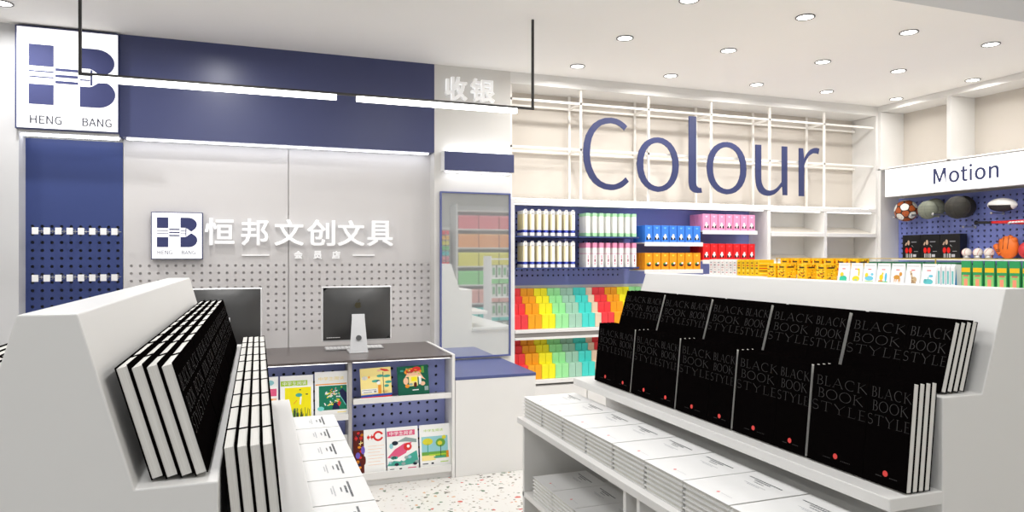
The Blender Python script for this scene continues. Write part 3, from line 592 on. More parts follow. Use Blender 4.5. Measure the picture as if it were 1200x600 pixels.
# ================================================================== downlights
RIM = mat('downlight_trim', (120,120,120), 0.5)
def make_down():
    b = MB(); b.lathe([(0.062,0.0),(0.064,-0.007),(0.053,-0.007),(0.050,0.0)], RIM, n=28); o = b.build('downlight')
    d = MB(); d.cyl((0,0,-0.0045),(0,0,0),0.053,GLOW,28); d.build('diffuser', o); o['category'] = 'downlight'; return o
dl = Pool(make_down())
XS = [2.53,3.44,4.37,5.20,6.10]; YS = [5.34,4.53,3.72]
rows = ['nearest the back wall','in the middle row','in the row farthest from the back wall']
lamps = []
cn = ['leftmost','second from the left','third from the left','fourth from the left','rightmost']
for j, y in enumerate(YS):
    for i, x in enumerate(XS):
        if (x > 5.5 and j == 2): continue
        c = 'rightmost' if (j == 2 and i == 3) else cn[i]
        dl.put((x,y,CZ), 'round recessed downlight, %s, %s' % (c, rows[j]), 'recessed ceiling downlights'); lamps.append((x,y,CZ-0.02))
dl.put((-1.518,5.25,CZ), 'round recessed downlight in the corner left of the large logo sign', 'recessed ceiling downlights'); lamps.append((-1.518,5.25,CZ-0.02))
for x in (-2.4,-0.6,1.2,3.0,4.8):
    for y in (2.4,0.9,-0.6): lamps.append((x,y,CZ-0.07))
lamps += [(-2.4,4.4,CZ-0.02),(-0.3,4.9,CZ-0.02),(-0.3,3.7,CZ-0.02),(1.3,3.6,CZ-0.02),(6.0,3.0,CZ-0.07)]
for i, p in enumerate(lamps):
    L = bpy.data.lights.new('downlight_beam', 'AREA'); L.shape = 'DISK'; L.size = 0.10 if p[1] > 3.19 else 0.35
    L.energy = LAMP_W*((1.18 if p[0] < 2 else 0.28 if p[0] > 5.8 else 0.6 if p[0] > 4.8 else 0.85) if p[1] > 3.19 else (0.55 if p[1] < 0 else 1.1 if p[0] < 4 else 0.8)); L.color = (1.0,0.975,0.94) if p[0] > 2 else (1.0,0.99,0.98); L.spread = math.radians(172)
    o = bpy.data.objects.new('downlight_beam', L); COL.objects.link(o); o.location = p
# ================================================================== big wall shelving, far side
b = MB()
b.box(2.06,2.10,5.70,6.02,0,2.10,WHITE)
for x in (4.80,5.52): b.box(x,x+0.04,5.703,5.99,0,2.059,WHITE)
b.box(6.222,6.25,5.70,6.02,0,2.10,WHITE)
b.box(2.10,6.222,5.70,6.02,2.06,2.10,WHITE)
b.box(2.10,4.80,5.69,6.0,0.925,0.955,WHITE); b.box(2.10,4.80,5.69,6.0,0.865,0.885,WHITE); b.box(2.10,4.80,5.71,6.0,0.885,0.925,mat('shelf_gap_grey',(150,146,142),0.6))
b.box(2.10,4.80,5.69,6.0,0.475,0.51,WHITE); b.box(2.10,6.22,5.72,6.0,0,0.455,WHITE)
b.box(4.84,6.22,5.99,6.02,0,2.06,WHITE)
wu = b.build('wall_shelving', None, 0.002); tag(wu, 'long white wall shelving unit under the large blue word Colour', 'shelving')
for i, x in enumerate((2.10,2.80,3.50,4.20)):
    b = MB(); b.box(x+0.004,x+0.692,5.70,5.72,0.03,0.452,WHITE)
    o = b.build('cupboard_door', wu, 0.002)
b = MB(); perforated(b, 2.10,4.80,1.33,2.06, rng(2.172,0.052,22), rng(1.42,0.052,12), 0.010, 0.012, BLUEP, FY(5.985), HOLE); b.build('pegboard', wu)
b = MB(); b.box(2.10,4.80,5.985,6.0,0.955,1.33,WHITE); b.box(2.10,4.80,5.985,6.0,0.51,0.865,WHITE); b.build('back_panel', wu)
for (x0,x1) in ((4.84,5.52),(5.56,6.22)):
    for z in (1.83,1.53,1.20,0.85):
        b = MB(); b.prism([(5.70,z),(5.70,z-0.025),(5.99,z+0.055),(5.99,z+0.08)], x0, x1, 'x', mat('sloping_shelf_white',(238,232,222),0.4)); b.box(x0,x1,5.69,5.702,z-0.03,z+0.006,WHITE); b.build('sloping_shelf', wu)
b2 = MB(); b2.box(6.222,6.25,5.70,6.02,2.102,3.098,WHITE); tag(b2.build('end_panel', None, 0.001), 'tall white end panel closing the lattice at the corner of the room', 'panel')
# cornice light strip on shelving top; strips underneath added to brighten board and bays
b = MB(); b.box(2.10,6.20,5.78,5.81,2.10,2.112,STRIPB); b.box(2.12,4.78,5.74,5.76,2.052,2.06,STRIPB); b.box(4.86,5.50,5.74,5.76,2.052,2.06,STRIPB); b.box(5.58,6.20,5.74,5.76,2.052,2.06,STRIPB); b.build('led_strip', wu)

# lattice frame
LAT = mat('white_tube_frame', (244,241,236), 0.4)
b = MB(); t = 0.0095
for i in range(7):
    x = 2.05+0.70*i if i else 2.075
    if i < 6:
        for y in (5.735, 5.985): b.box(x-t,x+t,y-t,y+t,2.101,3.098,LAT)
    for z in (2.56,2.975): b.box(x-t,x+t,5.735,5.985,z-t,z+t,LAT) if i < 6 else None
for z in (2.56,2.975):
    for y in (5.735,5.985): b.box(2.062,6.219,y-t,y+t,z-t,z+t,LAT)
tag(b.build('tube_lattice'), 'white square-tube lattice frame standing on top of the long wall shelving', 'frame')
# big letters
for ch, x0, x1, z0, z1, lab in (('C',2.751,3.215,2.200,2.863,'large blue capital C of the word Colour'),('o',3.300,3.752,2.200,2.712,'large blue letter o between C and l'),
        ('l',3.865,4.017,2.203,2.935,'large blue letter l, the tallest in the middle of the word'),('o',4.068,4.530,2.200,2.712,'large blue letter o between l and u'),
        ('u',4.640,5.030,2.200,2.705,'large blue letter u near the end of the word'),('r',5.180,5.440,2.210,2.712,'large blue letter r ending the word')):
    b = MB(); fit_glyph(b, ch, x0, x1, z0, z1, 0.012, LETTER, FY(5.695), -0.004)
    b.box((x0+x1)/2-0.008 if ch not in 'r' else x0+0.03,(x0+x1)/2+0.008 if ch not in 'r' else x0+0.046,5.69,5.735,2.55,2.566,LAT) if ch in 'lr' else b.box(x0+0.02,x0+0.04,5.69,5.735,2.48,2.50,LAT)
    tag(b.build('sign_letter'), lab, 'sign letter', 'letters of the word Colour')

# ---- stepped coloured boxes
CC = [('red',(236,58,66)),('amber',(240,164,16)),('yellow',(246,236,26)),('pale green',(158,232,160)),('grey green',(164,206,184)),('turquoise',(70,216,206)),('beige',(232,206,180))]
b = MB(); b.prism([(0.006,0),(0.070,0),(0.070,0.12),(0.006,0.12)], -0.029, 0.029, 'x', ink((255,255,255)))
SEQ = [0,0,1,1,2,2,3,3,4,4,5,5,6,0,0,1,1,2,2,3,3,4]
protos = {}
def cube_box(ci):
    if ci not in protos:
        nm, rgb = CC[ci]; m = mat('card_'+nm.replace(' ','_'), rgb, 0.5, var=0.01)
        b = MB(); b.box(-0.031,0.031,0,0.072,0,0.125,m)
        o = b.build('carton', None, 0.0015)
        l = MB(); l.box(-0.031,0.031,-0.0006,0.0,0.100,0.1012,mat('card_crease_'+nm.replace(' ','_'), tuple(int(x*0.93) for x in rgb), 0.5)); l.build('lid_edge', o)
        o['category'] = 'carton'; protos[ci] = Pool(o)
    return protos[ci]
steps = [(5.722,0.0),(5.795,0.092),(5.868,0.155),(5.915,0.222)]
for sh, (zb, nmS) in enumerate(((0.957,'upper'),(0.512,'lower'))):
    st = MB()
    for k, (y, dz) in enumerate(steps[1:]): st.box(2.102,2.102+0.0655*22,y-0.001,5.984,zb if k == 0 else zb+steps[k][1],zb+dz,WHITE)
    # each step block behind the cartons
    so = st.build('step_riser', wu)
    run = {}
    for k, (y, dz) in enumerate(steps):
        cnt = {}
        ncol = 21 if sh == 0 else 15
        for i in range(ncol):
            ci = SEQ[i]; nm = CC[ci][0]; cnt[nm] = cnt.get(nm,0)+1
            cube_box(ci).put((2.135+i*0.0655, y, zb+dz), '%s carton, %s %s from the left on step %s of the %s stepped shelf' % (nm, ORD[cnt[nm]-1], 'one', ('one','two','three','four')[k], nmS), '%s cartons on the %s stepped shelf' % (nm, nmS))

# ---- shelves and boxed goods on the pegboard
def ledge(x0,x1,z,h=0.03,y0=5.70,y1=5.985,name='bracket_shelf',m=WHITE):
    b = MB(); b.box(x0,x1,y0,y1,z-0.012,z,m); b.box(x0,x1,y0-0.006,y0,z-h,z+0.003,m); return b.build(name, wu)
def small_case(kind):
    h = {'navyband':0.225,'green':0.215,'pink':0.225}[kind]
    body = ink((250,249,246)); side = {'navyband':ink((240,226,176)),'green':ink((238,240,232)),'pink':ink((250,236,240))}[kind]
    b = MB(); b.box(-0.020,0.020,0,0.15,0,h,body); o = b.build('slim_case', None, 0.0015)
    p = MB()
    if kind == 'navyband':
        p.box(-0.0205,0.0205,-0.0006,0.151,0.032,0.055,ink((30,44,150))); p.box(-0.0206,-0.0200,0.012,0.14,0.06,h-0.03,side); p.box(-0.0205,-0.010,-0.0005,0,0.06,h-0.03,side)
        p.box(-0.010,0.012,-0.0010,-0.0006,0.036,0.050,ink((90,110,210)))
        for z in (h-0.025,h-0.032): p.box(-0.008,0.014,-0.0006,0,z,z+0.003,ink((120,120,130)))
    if kind == 'green':
        g = ink((176,228,182)); p.box(-0.0205,0.0205,-0.0006,0.151,h-0.028,h+0.0004,g); p.box(-0.0205,0.0205,-0.0006,0.151,0.0,0.036,g)
        for z in (0.10,0.14,0.17): p.box(-0.010,0.012,-0.0006,0,z,z+0.003,ink((170,180,176)))
    if kind == 'pink':
        g = ink((232,150,184)); p.box(-0.0205,0.0205,-0.0006,0.151,h-0.045,h+0.0004,g); p.box(-0.0205,0.0205,-0.0006,0.151,0.125,0.130,g)
        for z in (0.03,0.05,0.068,0.085,0.10): p.box(-0.006,0.006,-0.0006,0,z,z+0.010,ink((222,110,150)))
        p.box(-0.005,0.007,-0.0012,0,0.06,0.075,ink((120,60,84)))
    p.build('printed_band', o)
    if kind == 'navyband':
        t = MB(); t.box(-0.012,0.012,0.0,0.003,h,h+0.012,body); t.cyl((0,-0.001,h+0.004),(0,0.0035,h+0.004),0.004,ink((60,60,70)),8); t.build('hang_tab', o)
    o['category'] = 'case'; return Pool(o)
pn, pg_, pp = small_case('navyband'), small_case('green'), small_case('pink')
ledge(2.105,2.70,1.775,0.010,5.71,m=NAVYP); ledge(2.105,2.70,1.495,0.010,5.71,m=NAVYP); ledge(2.72,3.335,1.775,0.010,5.71,m=NAVYP); ledge(2.72,3.335,1.495,0.010,5.71,m=NAVYP)
for i in range(8):
    x = 2.205+i*0.0655
    pn.put((x,5.715,1.775), 'slim white case with navy band, %s from the left on the top left shelf' % ORD[i], 'white navy-banded cases on the top left shelf')
    pn.put((x,5.715,1.495), 'slim white case with navy band, %s from the left, shelf above the red cartons' % ORD[i], 'white navy-banded cases on the second left shelf')
    x = 2.815+i*0.068
    pg_.put((x,5.715,1.775), 'slim white case with green ends, %s from the left of its shelf' % ORD[i], 'green-ended cases on the top shelf')
    pp.put((x,5.715,1.495), 'slim white case with pink top, %s from the left of its shelf' % ORD[i], 'pink-topped cases under the green-ended ones')
def panda_box(rgb, kind):
    m = mat('card_%s_box' % kind, rgb, 0.45, var=0.01); d = 0.05
    b = MB(); b.box(-0.040,0.040,0,d,0,0.16,m); o = b.build('gift_box', None, 0.0015)
    p = MB(); K, W_ = ink((24,24,28)), ink((248,248,248))
    F = lambda q: (q[0], -q[2], q[1])
    def E(x,y,rx,ry,c,l): p.prism([(x+rx*math.cos(2*PI*i/12), y+ry*math.sin(2*PI*i/12)) for i in range(12)], 0, 0.0003*l, 'z', c, T=F)
    sx = 1 if kind in ('blue','red') else -1
    if kind == 'orange':
        E(0.002,0.050,0.026,0.020,ink((150,60,30)),2); E(-0.006,0.056,0.016,0.012,ink((90,140,60)),3); E(0.012,0.062,0.010,0.010,W_,4); E(0.0,0.044,0.018,0.008,K,4)
    else:
        E(-0.004*sx,0.044,0.022,0.016,K,2); E(0.0,0.054,0.018,0.013,W_,3); E(0.002*sx,0.070,0.011,0.010,W_,3); E(-0.018*sx,0.030,0.008,0.010,K,4); E(0.017*sx,0.032,0.009,0.009,K,4); E(0.0,0.036,0.008,0.006,W_,5)
    lite = ink(tuple(min(255,int(x+60)) for x in rgb))
    p.prism([(-0.014,0.142),(0.014,0.142),(0.006,0.128),(-0.006,0.128)], 0, 0.0006, 'z', lite, T=F)
    p.build('printed_picture', o); o['category'] = 'box'; return Pool(o)
for kind, rgb, x0, z, pos in (('blue',(56,128,226),3.40,1.728,'above the orange ones'),('orange',(240,156,10),3.40,1.470,'under the blue ones'),('pink',(240,150,190),4.04,1.847,'above the red ones'),('red',(226,22,24),4.04,1.560,'under the pink ones')):
    P_ = panda_box(rgb, kind)
    ledge(x0-0.012,x0+0.63,z,0.035)
    animal = 'a round fruit' if kind == 'orange' else 'a black and white animal'
    for i in range(7):
        P_.put((x0+0.042+i*0.0885,5.712,z), '%s box with %s, %s from the left, %s' % (kind, animal, ORD[i], pos), '%s picture boxes on the wall shelving' % kind)
    for k in range(3):
        P_.put((x0+0.042,5.712+0.056*(k+1),z), '%s box standing %s behind the leftmost %s box' % (kind, ('directly','second','third')[k], kind), '%s picture boxes on the wall shelving' % kind)

# ================================================================== right wall unit "Motion"
b = MB()
for y in (5.685,4.885,4.085,3.285):
    b.box(6.25,6.58,y-0.02,y+0.02,2.51 if 3.5 < y < 5.5 else 0,3.139,WHITE)
b.box(6.25,6.58,3.265,5.705,2.515,2.53,WHITE); b.box(6.25,6.58,3.265,5.705,0,0.45,WHITE); b.box(6.53,6.58,3.3,5.67,0.45,2.22,WHITE)
b.box(6.25,6.58,3.265,5.705,3.14,CZ,WHITE)
mu = b.build('wall_unit', None, 0.002); tag(mu, 'white wall unit with open upper niches framing the Motion sports board', 'shelving')
b = MB(); F = FXn(6.50)
perforated(b, -5.66,-3.31,0.46,2.215, rng(-5.62,0.0605,38), rng(1.20,0.0535,19), 0.011, 0.012, mat('blue_sports_pegboard',(124,136,206),0.5,var=0.02), F, HOLE); b.build('pegboard', mu)
b = MB(); b.box(6.30,6.33,3.4,5.62,2.532,2.54,STRIPC); b.build('led_strip', mu)
s = MB(); s.box(6.20,6.26,3.3,5.565,2.218,2.505,LETW); s.box(6.21,6.30,3.3,5.53,2.505,2.513,BLACKM)
ms = s.build('lightbox_sign'); tag(ms, 'long white backlit sign reading Motion above the sports board', 'sign')
s = MB(); s.box(6.194,6.201,3.31,5.558,2.224,2.499,LIGHTBOX); s.build('sign_face', ms)
s = MB(); F = FXn(6.194)
for ch, u0, u1, y0, y1 in (('M',1094,1108.6,0,1),('o',1112.2,1124.2,-0.015,0.74),('t',1126.0,1134.0,-0.015,0.93),('i',1136.3,1139.3,0,1.03),('o',1142.6,1155.2,-0.015,0.74),('n',1159.0,1170.5,0,0.75)):
    def yy(u): r = (u-600)/819; return 6.194*(math.cos(math.radians(20))-math.sin(math.radians(20))*r)/(math.cos(math.radians(20))*r+math.sin(math.radians(20)))
    h0, hh = 2.300, 0.148
    fit_glyph(s, ch, -yy(u0), -yy(u1), h0+y0*hh, h0+y1*hh, 0.004, LETTER, F, 0.003)
s.build('lettering', ms)

# ---- sports goods
def peg(root_xyz, L=0.22):
    b = MB(); x,y,z = root_xyz; b.cyl((0,0,0),(-L,0,0.0),0.008,STEEL,8); b.sphere((-L,0,0.0),0.013,STEEL,10); b.cyl((0,0,0),(-0.008,0,0),0.014,STEEL,12)
    o = b.build('peg_rod'); o.location = root_xyz; return o
def soccer():
    # truncated icosahedron faces pressed out of a sphere
    import bmesh
    phi = (1+5**0.5)/2
    ico = [Vector(p).normalized() for p in [(0,1,phi),(0,-1,phi),(0,1,-phi),(0,-1,-phi),(1,phi,0),(-1,phi,0),(1,-phi,0),(-1,-phi,0),(phi,0,1),(phi,0,-1),(-phi,0,1),(-phi,0,-1)]]
    R = Matrix.Rotation(0.5,3,'X') @ Matrix.Rotation(0.35,3,'Z'); ico = [R @ p for p in ico]
    b = MB(); r = 0.112; b.sphere((0,0,0), r, mat('football_black_line',(40,26,20),0.5), 28)
    W_, O_ = mat('football_white',(240,238,232),0.4), mat('football_brown',(176,84,34),0.4)
    cents = []
    for c in ico:
        u = c.orthogonal().normalized(); w_ = c.cross(u)
        near = sorted([q for q in ico if (q-c).length > 0.01], key=lambda q: (q-c).length)[:5]
        ang = [math.atan2((q-c).dot(w_),(q-c).dot(u)) for q in near]
        pts = []
        ang.sort()
        for i_ in range(15):
            a = ang[0]+2*PI*i_/15; rad = 0.37 if i_ % 3 == 0 else 0.35
            pts.append((c*math.cos(rad)+(u*math.cos(a)+w_*math.sin(a))*math.sin(rad)).normalized()*(r*1.008))
        mid = c*(r*1.02); b.add([mid]+pts, [(0,i+1,(i+1)%15+1) for i in range(15)], W_, True)
    for i in range(12):
        for j in range(i+1,12):
            for k in range(j+1,12):
                a,c,d = ico[i],ico[j],ico[k]
                if (a-c).length < 1.1 and (a-d).length < 1.1 and (c-d).length < 1.1:
                    m = (a+c+d).normalized(); pts = []
                    for p,q in ((a,c),(c,a),(c,d),(d,c),(d,a),(a,d)): pts.append((p*0.60+q*0.40).normalized())
                    pts = [(m*0.18+p*0.82).normalized() for p in pts]
                    pts = [(pts[q//3]*(1-(q%3)/3)+pts[(q//3+1)%6]*((q%3)/3)).normalized()*r*1.006 for q in range(18)]
                    b.add([m*r*1.008]+pts, [(0,t+1,(t+1)%18+1) for t in range(18)], O_, True)
    return b.build('football')
def xy(u, v, X):
    r = (u-600)/819; c, s_ = math.cos(math.radians(20)), math.sin(math.radians(20)); a = (c*r+s_, c-s_*r, (300-v)/819); t = X/a[0]; return (X, a[1]*t, 1.6+a[2]*t)
o = soccer(); o.location = xy(1062,247,6.34); tag(o, 'brown and white panelled football, first ball from the left on the sports board', 'ball')
GB = mat('grey_green_rubber',(126,130,116),0.8,var=0.1,scale=90,bump=0.3)
def ball(name, uv, X, r, m, lab, seams=None):
    b = MB(); b.sphere((0,0,0), r, m, 32)
    o = b.build(name); o.location = xy(*uv, X); tag(o, lab, 'ball')
    if seams:
        s = MB()
        for ax in range(3):
            for t_ in (-0.35,0.0,0.35) if ax else (0.0,):
                pts = []
                for i in range(25):
                    a = 2*PI*i/24; rr_ = math.sqrt(1-t_*t_)*r*1.001
                    p = [0,0,0]; p[ax] = t_*r; p[(ax+1)%3] = rr_*math.cos(a); p[(ax+2)%3] = rr_*math.sin(a); pts.append(tuple(p))
                s.tube(pts, 0.0016, seams, 5)
        s.build('seam', o)
    return o
ball('rubber_ball',(1087.5,246),6.20,0.090,GB,'plain grey-green ball in front, beside the football', mat('seam_grey',(110,114,102),0.8))
ball('rubber_ball',(1095.5,243.5),6.395,0.094,mat('grey_green_rubber_two',(134,138,122),0.8,var=0.1,scale=90,bump=0.3),'grey-green ball partly hidden behind its twin, resting against the board', mat('seam_grey',(110,114,102),0.8))
ball('basketball',(1122,243),6.165,0.106,mat('charcoal_rubber',(48,46,40),0.7,var=0.15,scale=120,bump=0.5),'charcoal black basketball in front on the sports board', mat('seam_black',(26,24,22),0.6))
ball('basketball',(1129,242.5),6.385,0.105,mat('charcoal_rubber_two',(40,38,34),0.7,var=0.15,scale=120,bump=0.5),'charcoal black basketball mostly hidden behind its twin', mat('seam_black',(26,24,22),0.6))
# rugby ball
b = MB(); n = 32; prof = [(0.062*math.sqrt(max(0,1-(2*i/24-1)**2))**1.15, 0.135*(2*i/24-1)) for i in range(25)]
T = lambda q: (q[0], q[2], q[1]); b.lathe(prof, mat('rugby_white',(242,240,236),0.5), n=32, T=T)
o = b.build('rugby_ball'); o.location = xy(1174.5,240,6.36); o.rotation_euler = (math.radians(3),0,0); tag(o, 'white and black oval rugby ball on the sports board', 'ball')
b = MB(); vs = []; fs = []
for i in range(3,22):
    r_, h_ = prof[i]
    for j in range(13):
        a = -PI*0.98+PI*0.80*j/12
        vs.append((r_*1.02*math.cos(a), h_, r_*1.02*math.sin(a)))
for i in range(18):
    for j in range(12): fs.append((i*13+j,i*13+j+1,(i+1)*13+j+1,(i+1)*13+j))
b.add(vs, fs, mat('rugby_black',(34,26,28),0.5), True); b.build('black_panel', o)
# bat
b = MB(); RB = mat('bat_red_lacquer',(214,32,34),0.25,coat=0.4); BB = mat('bat_black_grip',(24,22,24),0.6)
prof = [(0.0,0.0),(0.021,0.002),(0.021,0.014),(0.013,0.022),(0.0125,0.16)]
T = lambda q: (q[0], -q[2], q[1]*1.0)
b.lathe(prof, BB, n=20, T=T)
b.lathe([(0.0125,0.16),(0.014,0.26),(0.021,0.42),(0.031,0.56),(0.034,0.72),(0.032,0.83),(0.0,0.845)], RB, n=20, T=T)
bat = b.build('baseball_bat'); p = xy(1143,261,6.36); bat.location = p; bat.rotation_euler = (math.radians(1.5),0,0)
tag(bat, 'red bat with black grip lying level across the sports board', 'bat')
b = MB()
for i in range(9):
    y = -0.335-0.026*i; b.prism([(y,-0.008+i*0.0008),(y-0.018,-0.008+i*0.0008),(y-0.024,0.004+i*0.0008),(y-0.006,0.004+i*0.0008)], -0.035-0.0001,-0.018-0.009*min(1,i/9), 'x', LETW)
b.lathe([(0.0322,0.575),(0.0345,0.60)], LETW, n=20, T=T); b.build('white_lettering', bat)
# rods (each carries something)
for i, (u, v, X, lab) in enumerate(((1068,255.5,6.495,'steel rod under the football, leftmost'),(1100,253,6.495,'steel rod under the grey-green balls'),(1130,252,6.495,'steel rod under the black basketballs'),(1143,266,6.495,'steel rod holding the grip end of the bat'),(1197,262,6.495,'steel rod holding the barrel end of the bat'),(1176,250,6.495,'steel rod under the rugby ball'))):
    o = peg(xy(u,v,X), (0.24,0.38,0.42)[i] if i < 3 else 0.16); tag(o, lab+' on the sports board', 'peg rod', 'steel rods on the sports board')
# black boxes with boxing gloves
b = MB(); b.box(-0.10,0,-0.105,0.105,0,0.245,mat('glossy_black_card',(10,10,12),0.3)); o = b.build('glove_box', None, 0.002)
a = MB(); F = lambda q: (-0.10-q[2], -q[0], q[1])
def ae(x,y,rx,ry,c,l,n=12): a.prism([(x+rx*math.cos(2*PI*i/n), y+ry*math.sin(2*PI*i/n)) for i in range(n)], 0, 0.0004*l, 'z', ink(c), T=F)
def ar(x0,x1,y0,y1,c,l=2): a.prism([(x0,y0),(x1,y0),(x1,y1),(x0,y1)], 0, 0.0004*l, 'z', ink(c), T=F)
ae(-0.055,0.085,0.018,0.030,(226,34,28),2); ae(-0.012,0.085,0.018,0.030,(226,34,28),2); ae(-0.033,0.165,0.014,0.026,(206,176,150),2)
a.prism([(-0.075,0.14),(-0.06,0.17),(-0.05,0.165),(-0.06,0.135)],0,0.0012,'z',ink((206,176,150)),T=F); a.prism([(0.0,0.14),(0.01,0.13),(0.025,0.118),(0.01,0.135)],0,0.0012,'z',ink((220,220,220)),T=F)
for x in (-0.062,-0.047,-0.026,-0.008,0.004): ar(x,x+0.006,0.012,0.052,(225,225,225))
ar(0.02,0.055,0.018,0.045,(200,200,205)); ar(0.03,0.075,0.072,0.077,(170,170,170)); ar(0.0,0.06,0.166,0.176,(150,150,155))
a.build('printed_picture', o); o['category'] = 'box'; gb = Pool(o)
for i, y in enumerate((5.385,5.172,4.959)):
    gb.put((6.46,y,1.572), 'black box printed with red gloves, front row, %s from the left' % ORD[i], 'black glove boxes on the sports board')
b = MB(); b.box(6.28,6.488,3.4,5.56,1.556,1.571,WHITE); b.build('sports_shelf', mu)
# baseballs on a wire cradle
BW = mat('baseball_leather',(240,232,224),0.5); BR = mat('baseball_red_stitch',(190,60,60),0.6)
b = MB(); b.sphere((0,0,0),0.042,BW,24); o = b.build('baseball')
s = MB()
for sg_ in (-1,1):
    pts = [(-0.0425*math.cos(t)*math.cos(0.45*sg_*math.cos(t)), 0.0425*math.sin(0.55*sg_), 0.0425*math.sin(t)) for t in [(-0.4+0.8*i/10)*PI*0.9 for i in range(11)]]
    pts = [tuple(Vector(p).normalized()*0.0425) for p in pts]; s.tube(pts, 0.0014, BR, 5)
s.build('stitching', o); o['category'] = 'ball'; bp_ = Pool(o)
for i, u in enumerate((1133,1146,1159)):
    p = xy(u,294,6.34); bp_.put((p[0],p[1],1.571+0.062), 'white baseball with red stitching, %s of three beside the orange mitt' % ORD[i], 'baseballs on the sports shelf', (0.3*i,0,0.4*i-0.3))
    c = MB(); c.lathe([(0.022,0),(0.030,0.0),(0.034,0.036),(0.028,0.034),(0.022,0.0)], STEEL, n=16); co = c.build('ball_cup'); co.location = (p[0],p[1],1.571); tag(co, 'low steel cup under the %s baseball' % ORD[i], 'holder', 'cups under the baseballs')
# mitt
b = MB(); OR = mat('orange_leather',(236,116,30),0.5,var=0.05,scale=40,bump=0.2)
b.sphere((0,-0.005,0.105),1,OR,28,(0.045,0.092,0.105))
for y, z1_, r_ in ((0.055,0.180,0.028),(0.018,0.200,0.030),(-0.022,0.205,0.031),(-0.058,0.190,0.028)):
    b.cyl((0,y*0.8,0.06),(0,y,z1_-0.02),r_*1.1,OR,16,r2=r_); b.sphere((0,y,z1_-0.02),r_,OR,16)
b.cyl((-0.005,0.050,0.05),(-0.005,0.098,0.115),0.034,OR,16,r2=0.028); b.sphere((-0.005,0.098,0.115),0.028,OR,16)
o = b.build('baseball_mitt'); p = xy(1181,288,6.40); o.location = (p[0],p[1],1.572); tag(o, 'orange leather baseball mitt standing at the right of the sports board', 'mitt')
s = MB()
for y in (0.055,0.014,-0.028): s.cyl((-0.048,y,0.09),(-0.030,y*1.05,0.205),0.002,BLACKM,6)
for z in (0.07,0.085): s.box(-0.052,-0.046,0.045,0.07,z,z+0.006,BLACKM)
s.build('lacing', o)
b = MB(); b.sphere((0,0,0),0.08,mat('red_rubber',(206,54,60),0.5),24); o = b.build('rubber_ball'); p = xy(1206,293,6.40); o.location = (p[0],p[1],1.571+0.08); tag(o, 'red ball at the right edge of the sports shelf, mostly cut off', 'ball')
# ================================================================== stepped book displays (gondolas)
DISPW = mat('display_satin_white', (228,227,224), 0.33, var=0.012, scale=4)
Y0, Y1 = 1.42, 3.43
def gondola(cx, y0, y1, foot, riser, ledge_o, shelf_o, label):
    b = MB()
    prof = [(-0.0425,1.505),(0.0425,1.505),(foot,1.205),(riser,1.205),(riser,0.0),(-riser,0.0),(-riser,1.205),(-foot,1.205)]
    b.prism([(cx+p[0],p[1]) for p in prof], y0, y1, 'y', DISPW)
    o = b.build('book_display', None, 0.003); tag(o, label, 'display stand')
    for s in (-1,1):
        def X(a): return cx+s*a
        def bx(a0,a1,ya,yb,z0,z1,mb): x0,x1 = sorted((X(a0),X(a1))); mb.box(x0,x1,ya,yb,z0,z1,DISPW)
        l = MB(); bx(riser-0.002,ledge_o,y0,y1,0.908,0.945,l); l.build('book_ledge', o, 0.003)
        l = MB(); bx(riser-0.002,shelf_o,y0,y1+0.02,0.723,0.753,l); l.build('middle_shelf', o, 0.002)
        l = MB(); bx(riser-0.002,shelf_o-0.02,y0,y1,0.345,0.37,l); l.build('bottom_shelf', o, 0.002)
        for ya in (y0, y1-1.20, y1-1.10, y1-0.03):
            l = MB(); bx(riser-0.002,shelf_o-0.02,ya,ya+0.022,0.05 if 0 else 0.0,0.723,l); l.build('divider_panel', o, 0.002)
    return o
gondola(2.09, Y0, Y1, 0.140, 0.296, 0.490, 0.805, 'white stepped book display on the right, with black hardbacks facing left')
gondola(-0.322, 1.329, 3.35, 0.127, 0.257, 0.458, 0.70, 'white stepped book display at the left front, its broad end panel facing the viewer')

